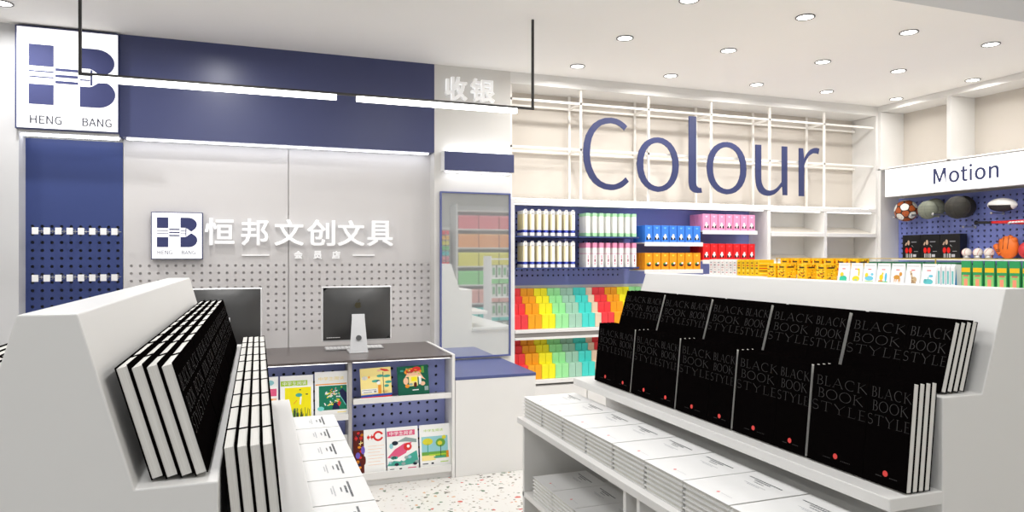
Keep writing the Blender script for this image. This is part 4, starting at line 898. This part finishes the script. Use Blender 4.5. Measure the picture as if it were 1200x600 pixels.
# ---- thin high-contrast capitals for the black hardbacks: strokes (x0,y0,x1,y1,width)
TH, TN = 0.075, 0.028
def arc(cx,cy,rx,ry,a0,a1,n,wf):
    out = []
    for i in range(n):
        t0, t1 = math.radians(a0+(a1-a0)*i/n), math.radians(a0+(a1-a0)*(i+1)/n)
        out.append((cx+rx*math.cos(t0),cy+ry*math.sin(t0),cx+rx*math.cos(t1),cy+ry*math.sin(t1),wf((t0+t1)/2)))
    return out
side_w = lambda t: TN+(TH-TN)*abs(math.cos(t))
LET = {
 'B': (0.55,[(0.10,0,0.10,1,TH),(0,0,0.25,0,TN),(0,1,0.25,1,TN),(0.1,0.53,0.28,0.53,TN)]+arc(0.25,0.765,0.20,0.235,-90,90,8,side_w)+arc(0.27,0.265,0.26,0.265,-90,90,8,side_w)),
 'L': (0.52,[(0.10,0,0.10,1,TH),(0,1,0.22,1,TN),(0,0,0.48,0,TN),(0.48,0,0.50,0.20,TN)]),
 'A': (0.92,[(0.08,0,0.45,1,TN),(0.45,1,0.84,0,TH),(0.20,0.33,0.70,0.33,TN),(0,0,0.18,0,TN),(0.74,0,0.94,0,TN)]),
 'C': (0.86,arc(0.46,0.5,0.44,0.52,55,305,16,side_w)+[(0.72,0.92,0.74,0.72,TN)]),
 'K': (0.80,[(0.10,0,0.10,1,TH),(0,1,0.22,1,TN),(0,0,0.22,0,TN),(0.12,0.48,0.64,1,TN),(0.24,0.58,0.78,0,TH)]),
 'O': (0.98,arc(0.48,0.5,0.46,0.52,0,360,22,side_w)),
 'S': (0.52,arc(0.26,0.75,0.20,0.26,40,270,10,lambda t: TN+0.02)+arc(0.26,0.24,0.22,0.26,90,-140,10,lambda t: TN+0.03)),
 'T': (0.72,[(0.36,0,0.36,1,TH),(0,1,0.72,1,TN),(0,1,0,0.84,TN),(0.72,1,0.72,0.84,TN),(0.26,0,0.46,0,TN)]),
 'Y': (0.82,[(0.04,1,0.40,0.48,TH),(0.76,1,0.40,0.48,TN),(0.40,0,0.40,0.48,TH),(0.30,0,0.50,0,TN)]),
 'E': (0.48,[(0.10,0,0.10,1,TH),(0,1,0.42,1,TN),(0,0,0.46,0,TN),(0.10,0.52,0.36,0.52,TN)]),
}
def caps(mb, word, x0, x1, y0, y1, F, mt, depth=0.0004, sp=0.16):
    tot = sum(LET[c][0] for c in word)+sp*(len(word)-1); sx = (x1-x0)/tot; sy = y1-y0; x = x0
    for c in word:
        for (a,b_,c_,d_,wd) in LET[c][1]:
            p0 = (x+a*sx, y0+b_*sy); p1 = (x+c_*sx, y0+d_*sy); dx, dy = p1[0]-p0[0], p1[1]-p0[1]; L_ = math.hypot(dx,dy) or 1e-6
            hw = wd*min(sx,sy)/2; nx, ny = -dy/L_*hw, dx/L_*hw
            mb.add([F((p0[0]+nx,p0[1]+ny,depth)),F((p1[0]+nx,p1[1]+ny,depth)),F((p1[0]-nx,p1[1]-ny,depth)),F((p0[0]-nx,p0[1]-ny,depth))], [(0,1,2,3)], mt)
        x += (LET[c][0]+sp)*sx
def hardback(w, h, t, side, name):
    """side -1: cover faces -X; side 1: cover faces +X. y=0 is the page side nearest the viewer"""
    s = -side  # depth direction: pages run to +X for side -1
    bt = 0.0024
    b = MB()
    def bx(a0,a1,y0,y1,z0,z1,mb,mt): x0,x1 = sorted((s*a0,s*a1)); mb.box(x0,x1,y0,y1,z0,z1,mt)
    bx(0,bt,0,w,0,h,b,BLACKC); bx(t-bt,t,0,w,0,h,b,BLACKC); bx(bt,t-bt,w-bt,w,0,h,b,BLACKC)
    o = b.build(name)
    p = MB(); bx(bt,t-bt,0.0015,w-bt,0.002,h-0.0025,p,PAGES); p.build('page_block', o)
    a = MB()
    F = (lambda q: (-q[2], w-q[0], q[1])) if side < 0 else (lambda q: (q[2], q[0], q[1]))
    k = h/0.30
    cs = (0.855,0.725,0.590,0.048) if h > 0.25 else (0.80,0.60,0.42,0.068)
    caps(a, 'BLACK', w*0.08, w*0.985, h*(cs[0]-cs[3]), h*(cs[0]+cs[3]), F, BLACKT)
    caps(a, 'BOOK', w*0.12, w*0.93, h*(cs[1]-cs[3]), h*(cs[1]+cs[3]), F, BLACKT)
    caps(a, 'STYLE', w*0.015, w*0.99, h*(cs[2]-cs[3]), h*(cs[2]+cs[3]), F, BLACKT)
    cx, cz = w*0.52, h*0.115; n = 14
    vs = [F((cx+0.0085*math.cos(2*PI*i/n), cz+0.0085*k*math.sin(2*PI*i/n), 0.0004)) for i in range(n)]
    if h > 0.25: a.add(vs, [tuple(range(n))], REDD)
    for x0_,x1_,z in ((0.30,0.44,0.075),(0.62,0.80,0.082)) if h > 0.25 else ():
        for i in range(6):
            xa = w*(x0_+(x1_-x0_)*i/6); a.add([F((xa,h*z,0.0004)),F((xa+0.003,h*z,0.0004)),F((xa+0.003,h*z+0.0022,0.0004)),F((xa,h*z+0.0022,0.0004))], [(0,1,2,3)], BLACKT)
    a.build('cover_lettering', o)
    o['category'] = 'book'; return Pool(o)
TB = 0.0225
P_book = {}
for side in (-1,1):
    for tier, h in (('lower',0.30),('upper',0.207)):
        for wd, wn in ((0.147,'narrow'),(0.219,'wide')): P_book[(side,tier,wn)] = None
def book(side, tier, wn):
    if P_book[(side,tier,wn)] is None:
        P_book[(side,tier,wn)] = hardback({'narrow':0.146,'wide':0.218}[wn], {'lower':0.30,'upper':0.207}[tier], TB-0.0006, side, 'hardback_book')
    return P_book[(side,tier,wn)]
def rack(cx, side, y0, foot_lower, foot_upper, name, npair=5, tiers=('lower','upper')):
    for tier in tiers:
        off, z, ang = ((foot_lower, 0.9475, 5.6) if tier == 'lower' else (foot_upper, 1.2075, 16.0))
        th = math.radians(ang)*(-side)
        pitch = 0.378 if tier == 'lower' else 0.381
        ys = y0+(0.0 if tier == 'lower' else (0.02 if side < 0 else -0.035))
        for i in range(npair):
            for wn, dy in (('narrow',0.0),('wide',0.1475)):
                for k in range(4):
                    # every book leans at the same angle; the foot steps back by its thickness
                    x = cx+side*(off-k*TB/math.cos(th)); y = ys+i*pitch+dy
                    dz = (TB*abs(math.sin(th)) if 1 else 0)
                    book(side,tier,wn).put((x,y,z+0.0005+dz), '%s black hardback, %s pair from the near end, %s deep, %s tier, %s display' % (wn, ORD[i], ('front','second','third','fourth')[k], tier, name),
                        'black hardbacks on the %s tier of the %s display' % (tier, name), (0,th,0))
rack(2.09, -1, Y0+0.006, 0.426, 0.270, 'right')
rack(-0.322, 1, 1.395, 0.380, 0.239, 'left')
rack(-0.322, -1, 1.395, 0.376, 0.239, 'left', 2, ('upper',))
# fix labels of the two pairs on the far face of the left display
for o in list(COL.objects):
    if o.get('category') == 'book' and o.location.x < -0.45 and 'tier' in o['label']:
        o['label'] = o['label'].replace('from the near end','from near end').replace('upper tier, left display', 'outer side of left display'); o['group'] = 'black hardbacks on the outer side of the left display'

# ---- white paperbacks lying in stacks
PW = mat('white_book_cover', (230,230,229), 0.45, var=0.01, scale=9)
def paperback():
    t = 0.0172; w, L = 0.238, 0.30      # w along y, L along x ; text end at +x
    b = MB(); b.box(0,L,0,w,t-0.0022,t,PW); b.box(0,L,0,w,0,0.0022,PW); b.box(L-0.002,L,0,w,0.0022,t-0.0022,PW)
    o = b.build('paperback_book')
    p = MB(); p.box(0.007,L-0.003,0.005,w-0.005,0.0022,t-0.0022,mat('ivory_pages',(218,216,209),0.8,var=0.08,scale=300)); p.build('page_block', o)
    a = MB(); K = ink((70,74,80)); G = ink((176,178,182)); R_ = ink((226,96,90))
    z = t+0.0003
    def q(x0,x1,y0,y1,m): a.add([(x0,y0,z),(x1,y0,z),(x1,y1,z),(x0,y1,z)], [(0,1,2,3)], m)
    rn = random.Random(5)
    for lx, y0, y1, m, hh in ((0.238,0.05,0.205,K,0.007),(0.226,0.09,0.165,K,0.007),(0.212,0.105,0.15,K,0.0045),(0.19,0.07,0.17,G,0.004),(0.182,0.09,0.15,G,0.004)):
        y = y0
        while y < y1:
            ww = 0.004+0.005*rn.random(); q(lx,lx+hh,y,min(y+ww,y1),m); y += ww+0.0022
    a.add([(0.045+0.0065*math.cos(2*PI*i/10), 0.11+0.005*math.sin(2*PI*i/10), z) for i in range(10)], [tuple(range(10))], R_)
    for i in range(9): q(0.045,0.048,0.045+i*0.006,0.048+i*0.006,G)
    a.build('cover_print', o); o['category'] = 'book'; return Pool(o)
WB = paperback()
def stacks(x, ytop, n, z, nm, shelf, gap=0.245):
    for m in range(n):
        for k in range(6):
            j = random.uniform(-0.001,0.001)
            WB.put((x+j, ytop-gap*m-0.240+random.uniform(-0.001,0.001), z+0.0005+(5-k)*0.0174),
                "white paperback, %s from top, %s stack from far end, %s display's %s" % (ORD[k], ORD[m], nm, shelf), 'white paperbacks on the %s of the %s display' % (shelf, nm))
stacks(1.318, 3.445, 8, 0.7535, 'right', 'middle shelf')
stacks(0.035, 3.365, 7, 0.7535, 'left', 'middle shelf')
stacks(1.318, 3.315, 4, 0.3705, 'right', 'bottom shelf', 0.243)

# ================================================================== second display behind the right one, with small packs on top
def yX(u, X):
    r = (u-600)/819; c, s_ = math.cos(math.radians(20)), math.sin(math.radians(20)); return X*(c-s_*r)/(c*r+s_)
CXG = 3.76
b = MB()
b.prism([(CXG-0.32,1.400),(CXG-0.32,1.428),(CXG+0.32,1.428),(CXG+0.32,1.400),(CXG+0.26,1.40),(CXG+0.30,0.0),(CXG-0.30,0.0),(CXG-0.26,1.40)], 1.7, 4.90, 'y', DISPW)
b.box(CXG-0.13,CXG+0.13,1.75,4.86,1.428,1.466,DISPW)
o = b.build('goods_display', None, 0.002); tag(o, 'white display stand behind the right book display, topped with small packs', 'display stand')
b = MB(); b.box(CXG-0.305,CXG-0.135,4.19,4.88,1.428,1.450,DISPW); b.build('raised_tray', o, 0.002)
b = MB(); b.box(CXG-0.15,CXG-0.145,1.75,4.20,1.582,1.587,GOLD)
for y in (1.76,2.9,4.19): b.box(CXG-0.15,CXG-0.145,y,y+0.005,1.428,1.582,GOLD)
b.build('brass_rail', o)
XF = 3.50
# slim white books, spines out
rnd = random.Random(11)
def spine_book(i, y, cols, lab, grp, h=0.122, tw=0.044):
    b = MB(); b.box(0,0.14,0,tw,0,h,ink(cols[0])); o = b.build('small_book', None, 0.001); o.location = (XF-0.01,y,1.4505)
    a = MB()
    for k in range(5):
        z = h*(0.12+0.16*k); a.box(-0.0006,0,tw*0.25,tw*(0.55+0.3*rnd.random()),z,z+h*0.07,ink(cols[1+k%(len(cols)-1)]))
        a.box(tw*0.1,0.09,-0.0006,0,z,z+h*0.05,ink(cols[1+(k+1)%(len(cols)-1)]))
    a.build('spine_print', o); tag(o, lab, 'book', grp)
for i in range(7):
    spine_book(i, 4.80-0.0505*i, [(238,234,232)]+[[(196,120,126),(150,150,156),(226,206,200)],[(90,90,100),(210,180,176),(180,150,150)]][i%2], 'small white book with faint printing, %s from the far end of the raised tray' % ORD[i], 'small white books on the raised tray')
for i in range(5):
    spine_book(i, 4.445-0.0505*i, [(236,190,22),(140,90,20),(250,226,90),(70,50,30),(196,50,30)], 'small yellow patterned book, %s after the white books on the tray' % ORD[i], 'small yellow books on the raised tray')
# yellow boxes
def yellow_box():
    b = MB(); b.box(0,0.092,0,0.086,0,0.118,ink((238,186,18))); o = b.build('patterned_box', None, 0.0015)
    a = MB(); rn = random.Random(2)
    for i in range(34):
        c = rn.choice([(60,48,30),(150,84,20),(252,222,70),(252,222,70),(190,60,30)]); s_ = 0.004+0.006*rn.random(); y, z = 0.008+0.066*rn.random(), 0.008+0.098*rn.random()
        a.box(-0.0006,0,y,y+s_*1.2,z,z+s_,ink(c)); x = 0.006+0.074*rn.random(); z = 0.008+0.098*rn.random(); a.box(x,x+s_*1.2,-0.0006,0,z,z+s_,ink(c))
    a.box(-0.0008,0,0.02,0.066,0.088,0.098,ink((60,48,30))); a.box(0.018,0.07,-0.0008,0,0.088,0.098,ink((60,48,30)))
    a.build('printed_pattern', o); o['category'] = 'box'; return Pool(o)
YB = yellow_box()
for i, y in enumerate((4.075,3.88,3.685,3.60-0.02)):
    if i < 4: YB.put((XF, (yX(897,XF)-0.086-0.02, yX(921,XF), yX(945,XF), yX(968,XF))[i], 1.4285), 'yellow patterned box in the front row on the goods display, %s from the far end' % ORD[i], 'yellow patterned boxes on the goods display')
for i in range(7):
    YB.put((CXG-0.12, 4.10-0.105*i, 1.4665), 'yellow patterned box in the raised back row, %s from the far end' % ORD[i], 'yellow patterned boxes on the goods display')
# white pouches with pictures
def pouch(kind):
    b = MB(); w, h, d = 0.088, 0.128, 0.03
    prof = [(0,0),(d,0),(d,0.02),(d/2+0.002,h*0.92),(d/2+0.002,h),(d/2-0.002,h),(d/2-0.002,h*0.92),(0.0,0.02)]
    b.prism([(p[0],p[1]) for p in prof], 0, w, 'y', ink((240,240,242)))
    o = b.build('pouch'); a = MB()
    def F(q): # q: x across (viewer's right = -y), y up ; follows the sloping face
        z = q[1]; t = max(0,min(1,(z-0.02)/(h*0.92-0.02))); return ((d/2-0.002)*t-q[2]-0.0004, w/2-q[0], z)
    def E(x,y,rx,ry,c,l=1): a.prism([(x+rx*math.cos(2*PI*i/12), y+ry*math.sin(2*PI*i/12)) for i in range(12)], 0, 0.0003*l, 'z', ink(c), T=F)
    def R(x0,x1,y0,y1,c,l=1): a.prism([(x0,y0),(x1,y0),(x1,y1),(x0,y1)], 0, 0.0003*l, 'z', ink(c), T=F)
    R(-0.036,0.036,0.112,0.115,(190,192,196)); R(-0.012,0.012,0.088,0.093,(220,80,80))
    if kind == 0: E(0,0.030,0.030,0.018,(60,196,160)); E(-0.012,0.055,0.014,0.014,(240,206,60)); R(-0.03,0.03,0.012,0.022,(60,196,160),2)
    if kind == 1: E(0,0.030,0.028,0.018,(246,214,50)); E(0.020,0.066,0.006,0.022,(246,214,50)); E(0.016,0.088,0.010,0.007,(246,214,50),2); R(-0.012,0.012,0.02,0.026,(90,196,196),2)
    if kind == 2: E(0,0.036,0.032,0.014,(110,196,220)); E(-0.020,0.055,0.012,0.014,(246,214,50)); E(0.020,0.06,0.010,0.008,(110,196,220)); R(-0.03,0.03,0.012,0.02,(170,220,120))
    if kind == 3: E(-0.012,0.044,0.014,0.018,(246,206,40)); E(-0.004,0.066,0.006,0.008,(246,206,40)); E(0.020,0.046,0.008,0.026,(80,180,220)); R(-0.034,0.034,0.012,0.022,(120,200,120)); R(-0.03,0.0,0.020,0.026,(230,110,60),2)
    if kind == 4:
        E(-0.004,0.048,0.022,0.013,(206,146,60)); E(0.020,0.066,0.010,0.012,(206,146,60)); 
        for x in (-0.022,-0.010,0.006,0.014): R(x,x+0.006,0.012,0.042,(206,146,60))
    if kind == 5:
        for i in range(9): E(-0.014+0.004*i if i < 5 else 0.002+0.003*(i-5), 0.080-0.011*i if i < 5 else 0.03-0.004*(i-5), 0.007,0.006,(170,140,104) if i%2 else (214,190,150),1+i%2)
        E(0.010,0.036,0.018,0.018,(196,168,128)); R(-0.006,0.0,0.01,0.03,(150,120,90)); R(0.018,0.023,0.01,0.03,(150,120,90))
    if kind == 6: E(0,0.028,0.030,0.016,(96,190,196)); E(0.014,0.060,0.013,0.007,(110,196,220)); E(-0.02,0.034,0.008,0.010,(96,190,196)); R(-0.003,0.001,0.040,0.056,(96,190,196))
    a.build('printed_picture', o); return o
PN = ['green and yellow duck picture','yellow swan picture','blue whale picture','yellow bird and blue bottle picture','brown deer picture','pale spotted giraffe picture','teal fish picture']
for i in range(7):
    o = pouch(i); o.location = (XF, 3.505-0.1*i-0.09, 1.4285); tag(o, 'white pouch with a %s on the goods display' % PN[i], 'pouch', 'white picture pouches on the goods display')
b = MB(); b.prism([(0,0),(0.11,0),(0.11,0.122),(0.008,0.127),(0,0.11)], 0, 0.022, 'y', ink((236,236,238))); o = b.build('slim_pack'); a = MB()
a.prism([(0.002,0.01),(0.018,0.01),(0.012,0.10)], -0.0006, 0, 'y', ink((60,140,210))); a.box(-0.0006,0,0.006,0.016,0.02,0.09,ink((110,190,190))); a.box(0.05,0.056,-0.0006,0,0.01,0.10,ink((220,110,90))); a.build('printed_picture', o)
o['category'] = 'pack'; SP = Pool(o)
for i in range(4): SP.put((XF, 2.782-0.027*i, 1.4285), 'slim white pack standing edge-on after the pouches, %s from the teal fish pouch' % ORD[i], 'slim white packs on the goods display')
# green bags
b = MB(); w, h, d = 0.051, 0.145, 0.05
GR = ink((48,156,92))
vs = [(0,0,0),(0,w,0),(d,w,0),(d,0,0),(0.0,0,h),(0.0,w,h),(0.006,w,h),(0.006,0,h)]
b.add(vs, [(0,1,2,3),(4,5,6,7),(0,4,5,1),(1,5,6,2),(2,6,7,3),(3,7,4,0)], GR); o = b.build('snack_bag', None, 0.001)
a = MB(); a.box(-0.0006,0,0.002,w-0.002,h*0.60,h*0.76,ink((240,190,30))); a.box(-0.0006,0,0.004,w-0.004,h*0.05,h*0.5,ink((140,206,120))); a.box(-0.0012,0,0.016,w-0.016,h*0.08,h*0.36,ink((244,150,120))); a.box(-0.0010,0,0.010,w-0.010,h*0.0,h*0.10,ink((214,216,80))); a.box(-0.0010,0,0.010,w-0.012,h*0.44,h*0.5,ink((200,120,90)))
a.build('printed_label', o); o['category'] = 'bag'; GBG = Pool(o)
for i in range(9): GBG.put((XF, 2.612-0.063*i, 1.4285), 'green bag with yellow label band, %s from the white packs' % ORD[i], 'green bags on the goods display')
b = MB(); b.box(0,0.10,0,0.09,0,0.098,ink((26,104,66))); b.box(-0.0006,0,0.01,0.08,0.02,0.05,ink((60,176,108))); o = b.build('dark_green_box', None, 0.001); o['category'] = 'box'; DG = Pool(o)
for i in range(6): DG.put((CXG-0.12, 3.30-0.1*i, 1.4665), 'dark green box in the raised back row, %s after the yellow boxes' % ORD[i], 'dark green boxes on the goods display')

# ================================================================== displays on the camera's side of the shop, seen only in the mirror
b = MB(); X0_, X1_ = 3.62, 4.90
b.box(X0_,X1_,-2.08,-2.05,0,2.6,WHITE); b.box(X0_-0.03,X0_,-2.08,-1.62,0,2.6,WHITE); b.box(X1_,X1_+0.03,-2.08,-1.62,0,2.6,WHITE)
TI = [('pink',(236,120,130)),('orange',(240,160,90)),('yellow',(232,226,90)),('green',(130,214,130)),('rose',(230,170,160)),('turquoise',(80,206,196))]
for k in range(7): b.box(X0_,X1_,-2.05,-1.62,0.30+0.36*k,0.325+0.36*k,WHITE)
o = b.build('colour_display', None, 0.001); tag(o, 'white shelving with bands of coloured boxes reflected in the mirror', 'shelving')
for k, (nm, rgb) in enumerate(TI):
    m = mat('band_'+nm, rgb, 0.5)
    b = MB(); b.box(0,0.40,0,0.30,0,0.26,m); bx_ = b.build('storage_box', None, 0.003); l = MB(); l.box(-0.002,0.402,-0.002,0.302,0.235,0.262,mat('band_lid_'+nm,tuple(min(255,x+30) for x in rgb),0.5)); l.build('lid', bx_); bx_['category'] = 'box'; Pk = Pool(bx_)
    for i in range(3): Pk.put((X0_+0.02+i*0.42,-1.95,0.3255+0.36*(5-k)), '%s storage box, %s from the low-numbered end, reflected in the mirror' % (nm, ORD[i]) if 0 else '%s storage box, %s along its shelf, reflected in the mirror' % (nm, ORD[i]), 'reflected %s storage boxes' % nm)
b = MB(); b.box(2.95,3.50,-2.08,-1.75,0,2.15,WHITE)
o = b.build('grid_rack', None, 0.002); tag(o, 'white cabinet with a dark grid of small coloured packs reflected in the mirror', 'rack')
g = MB()
for i in range(8): g.box(2.96+i*0.0745,2.966+i*0.0745,-1.745,-1.735,0.7,2.1,BLACKM)
for k in range(15): g.box(2.96,3.49,-1.745,-1.735,0.7+k*0.1,0.706+k*0.1,BLACKM)
g.build('wire_grid', o)
g = MB(); CS = [(236,80,90),(240,180,60),(226,216,70),(110,200,120),(70,196,196),(230,150,160)]
for k in range(14):
    for i in range(7): g.box(2.97+i*0.0745,3.03+i*0.0745,-1.75,-1.738,0.712+k*0.1,0.79+k*0.1,ink(CS[(13-k)%6]))
g.build('small_packs', o, kind='stuff')
b = MB()
for k in range(5): b.box(3.55,4.05,0.25,0.65,0.30+0.31*k,0.32+0.31*k,WHITE)
for x in (3.54,4.05):
    b.box(x,x+0.012,0.25,0.65,0,1.60,WHITE)
o = b.build('goods_rack', None, 0.001); tag(o, 'narrow white four-shelf rack of pale packs reflected in the mirror', 'rack')
b = MB(); b.box(0,0.07,0,0.3,0,0.2,ink((206,212,204))); p_ = b.build('pale_pack'); a = MB(); a.box(0.015,0.055,0.3,0.3008,0.04,0.16,ink((110,170,120))); a.build('printed_label', p_); p_['category'] = 'pack'; PPk = Pool(p_)
for k in range(4):
    for i in range(5): PPk.put((3.57+0.095*i,0.30,0.3205+0.31*k), 'pale pack with green label, %s along shelf %s of the rack in the mirror' % (ORD[i], ('one','two','three','four')[k]), 'pale packs in the reflected rack')
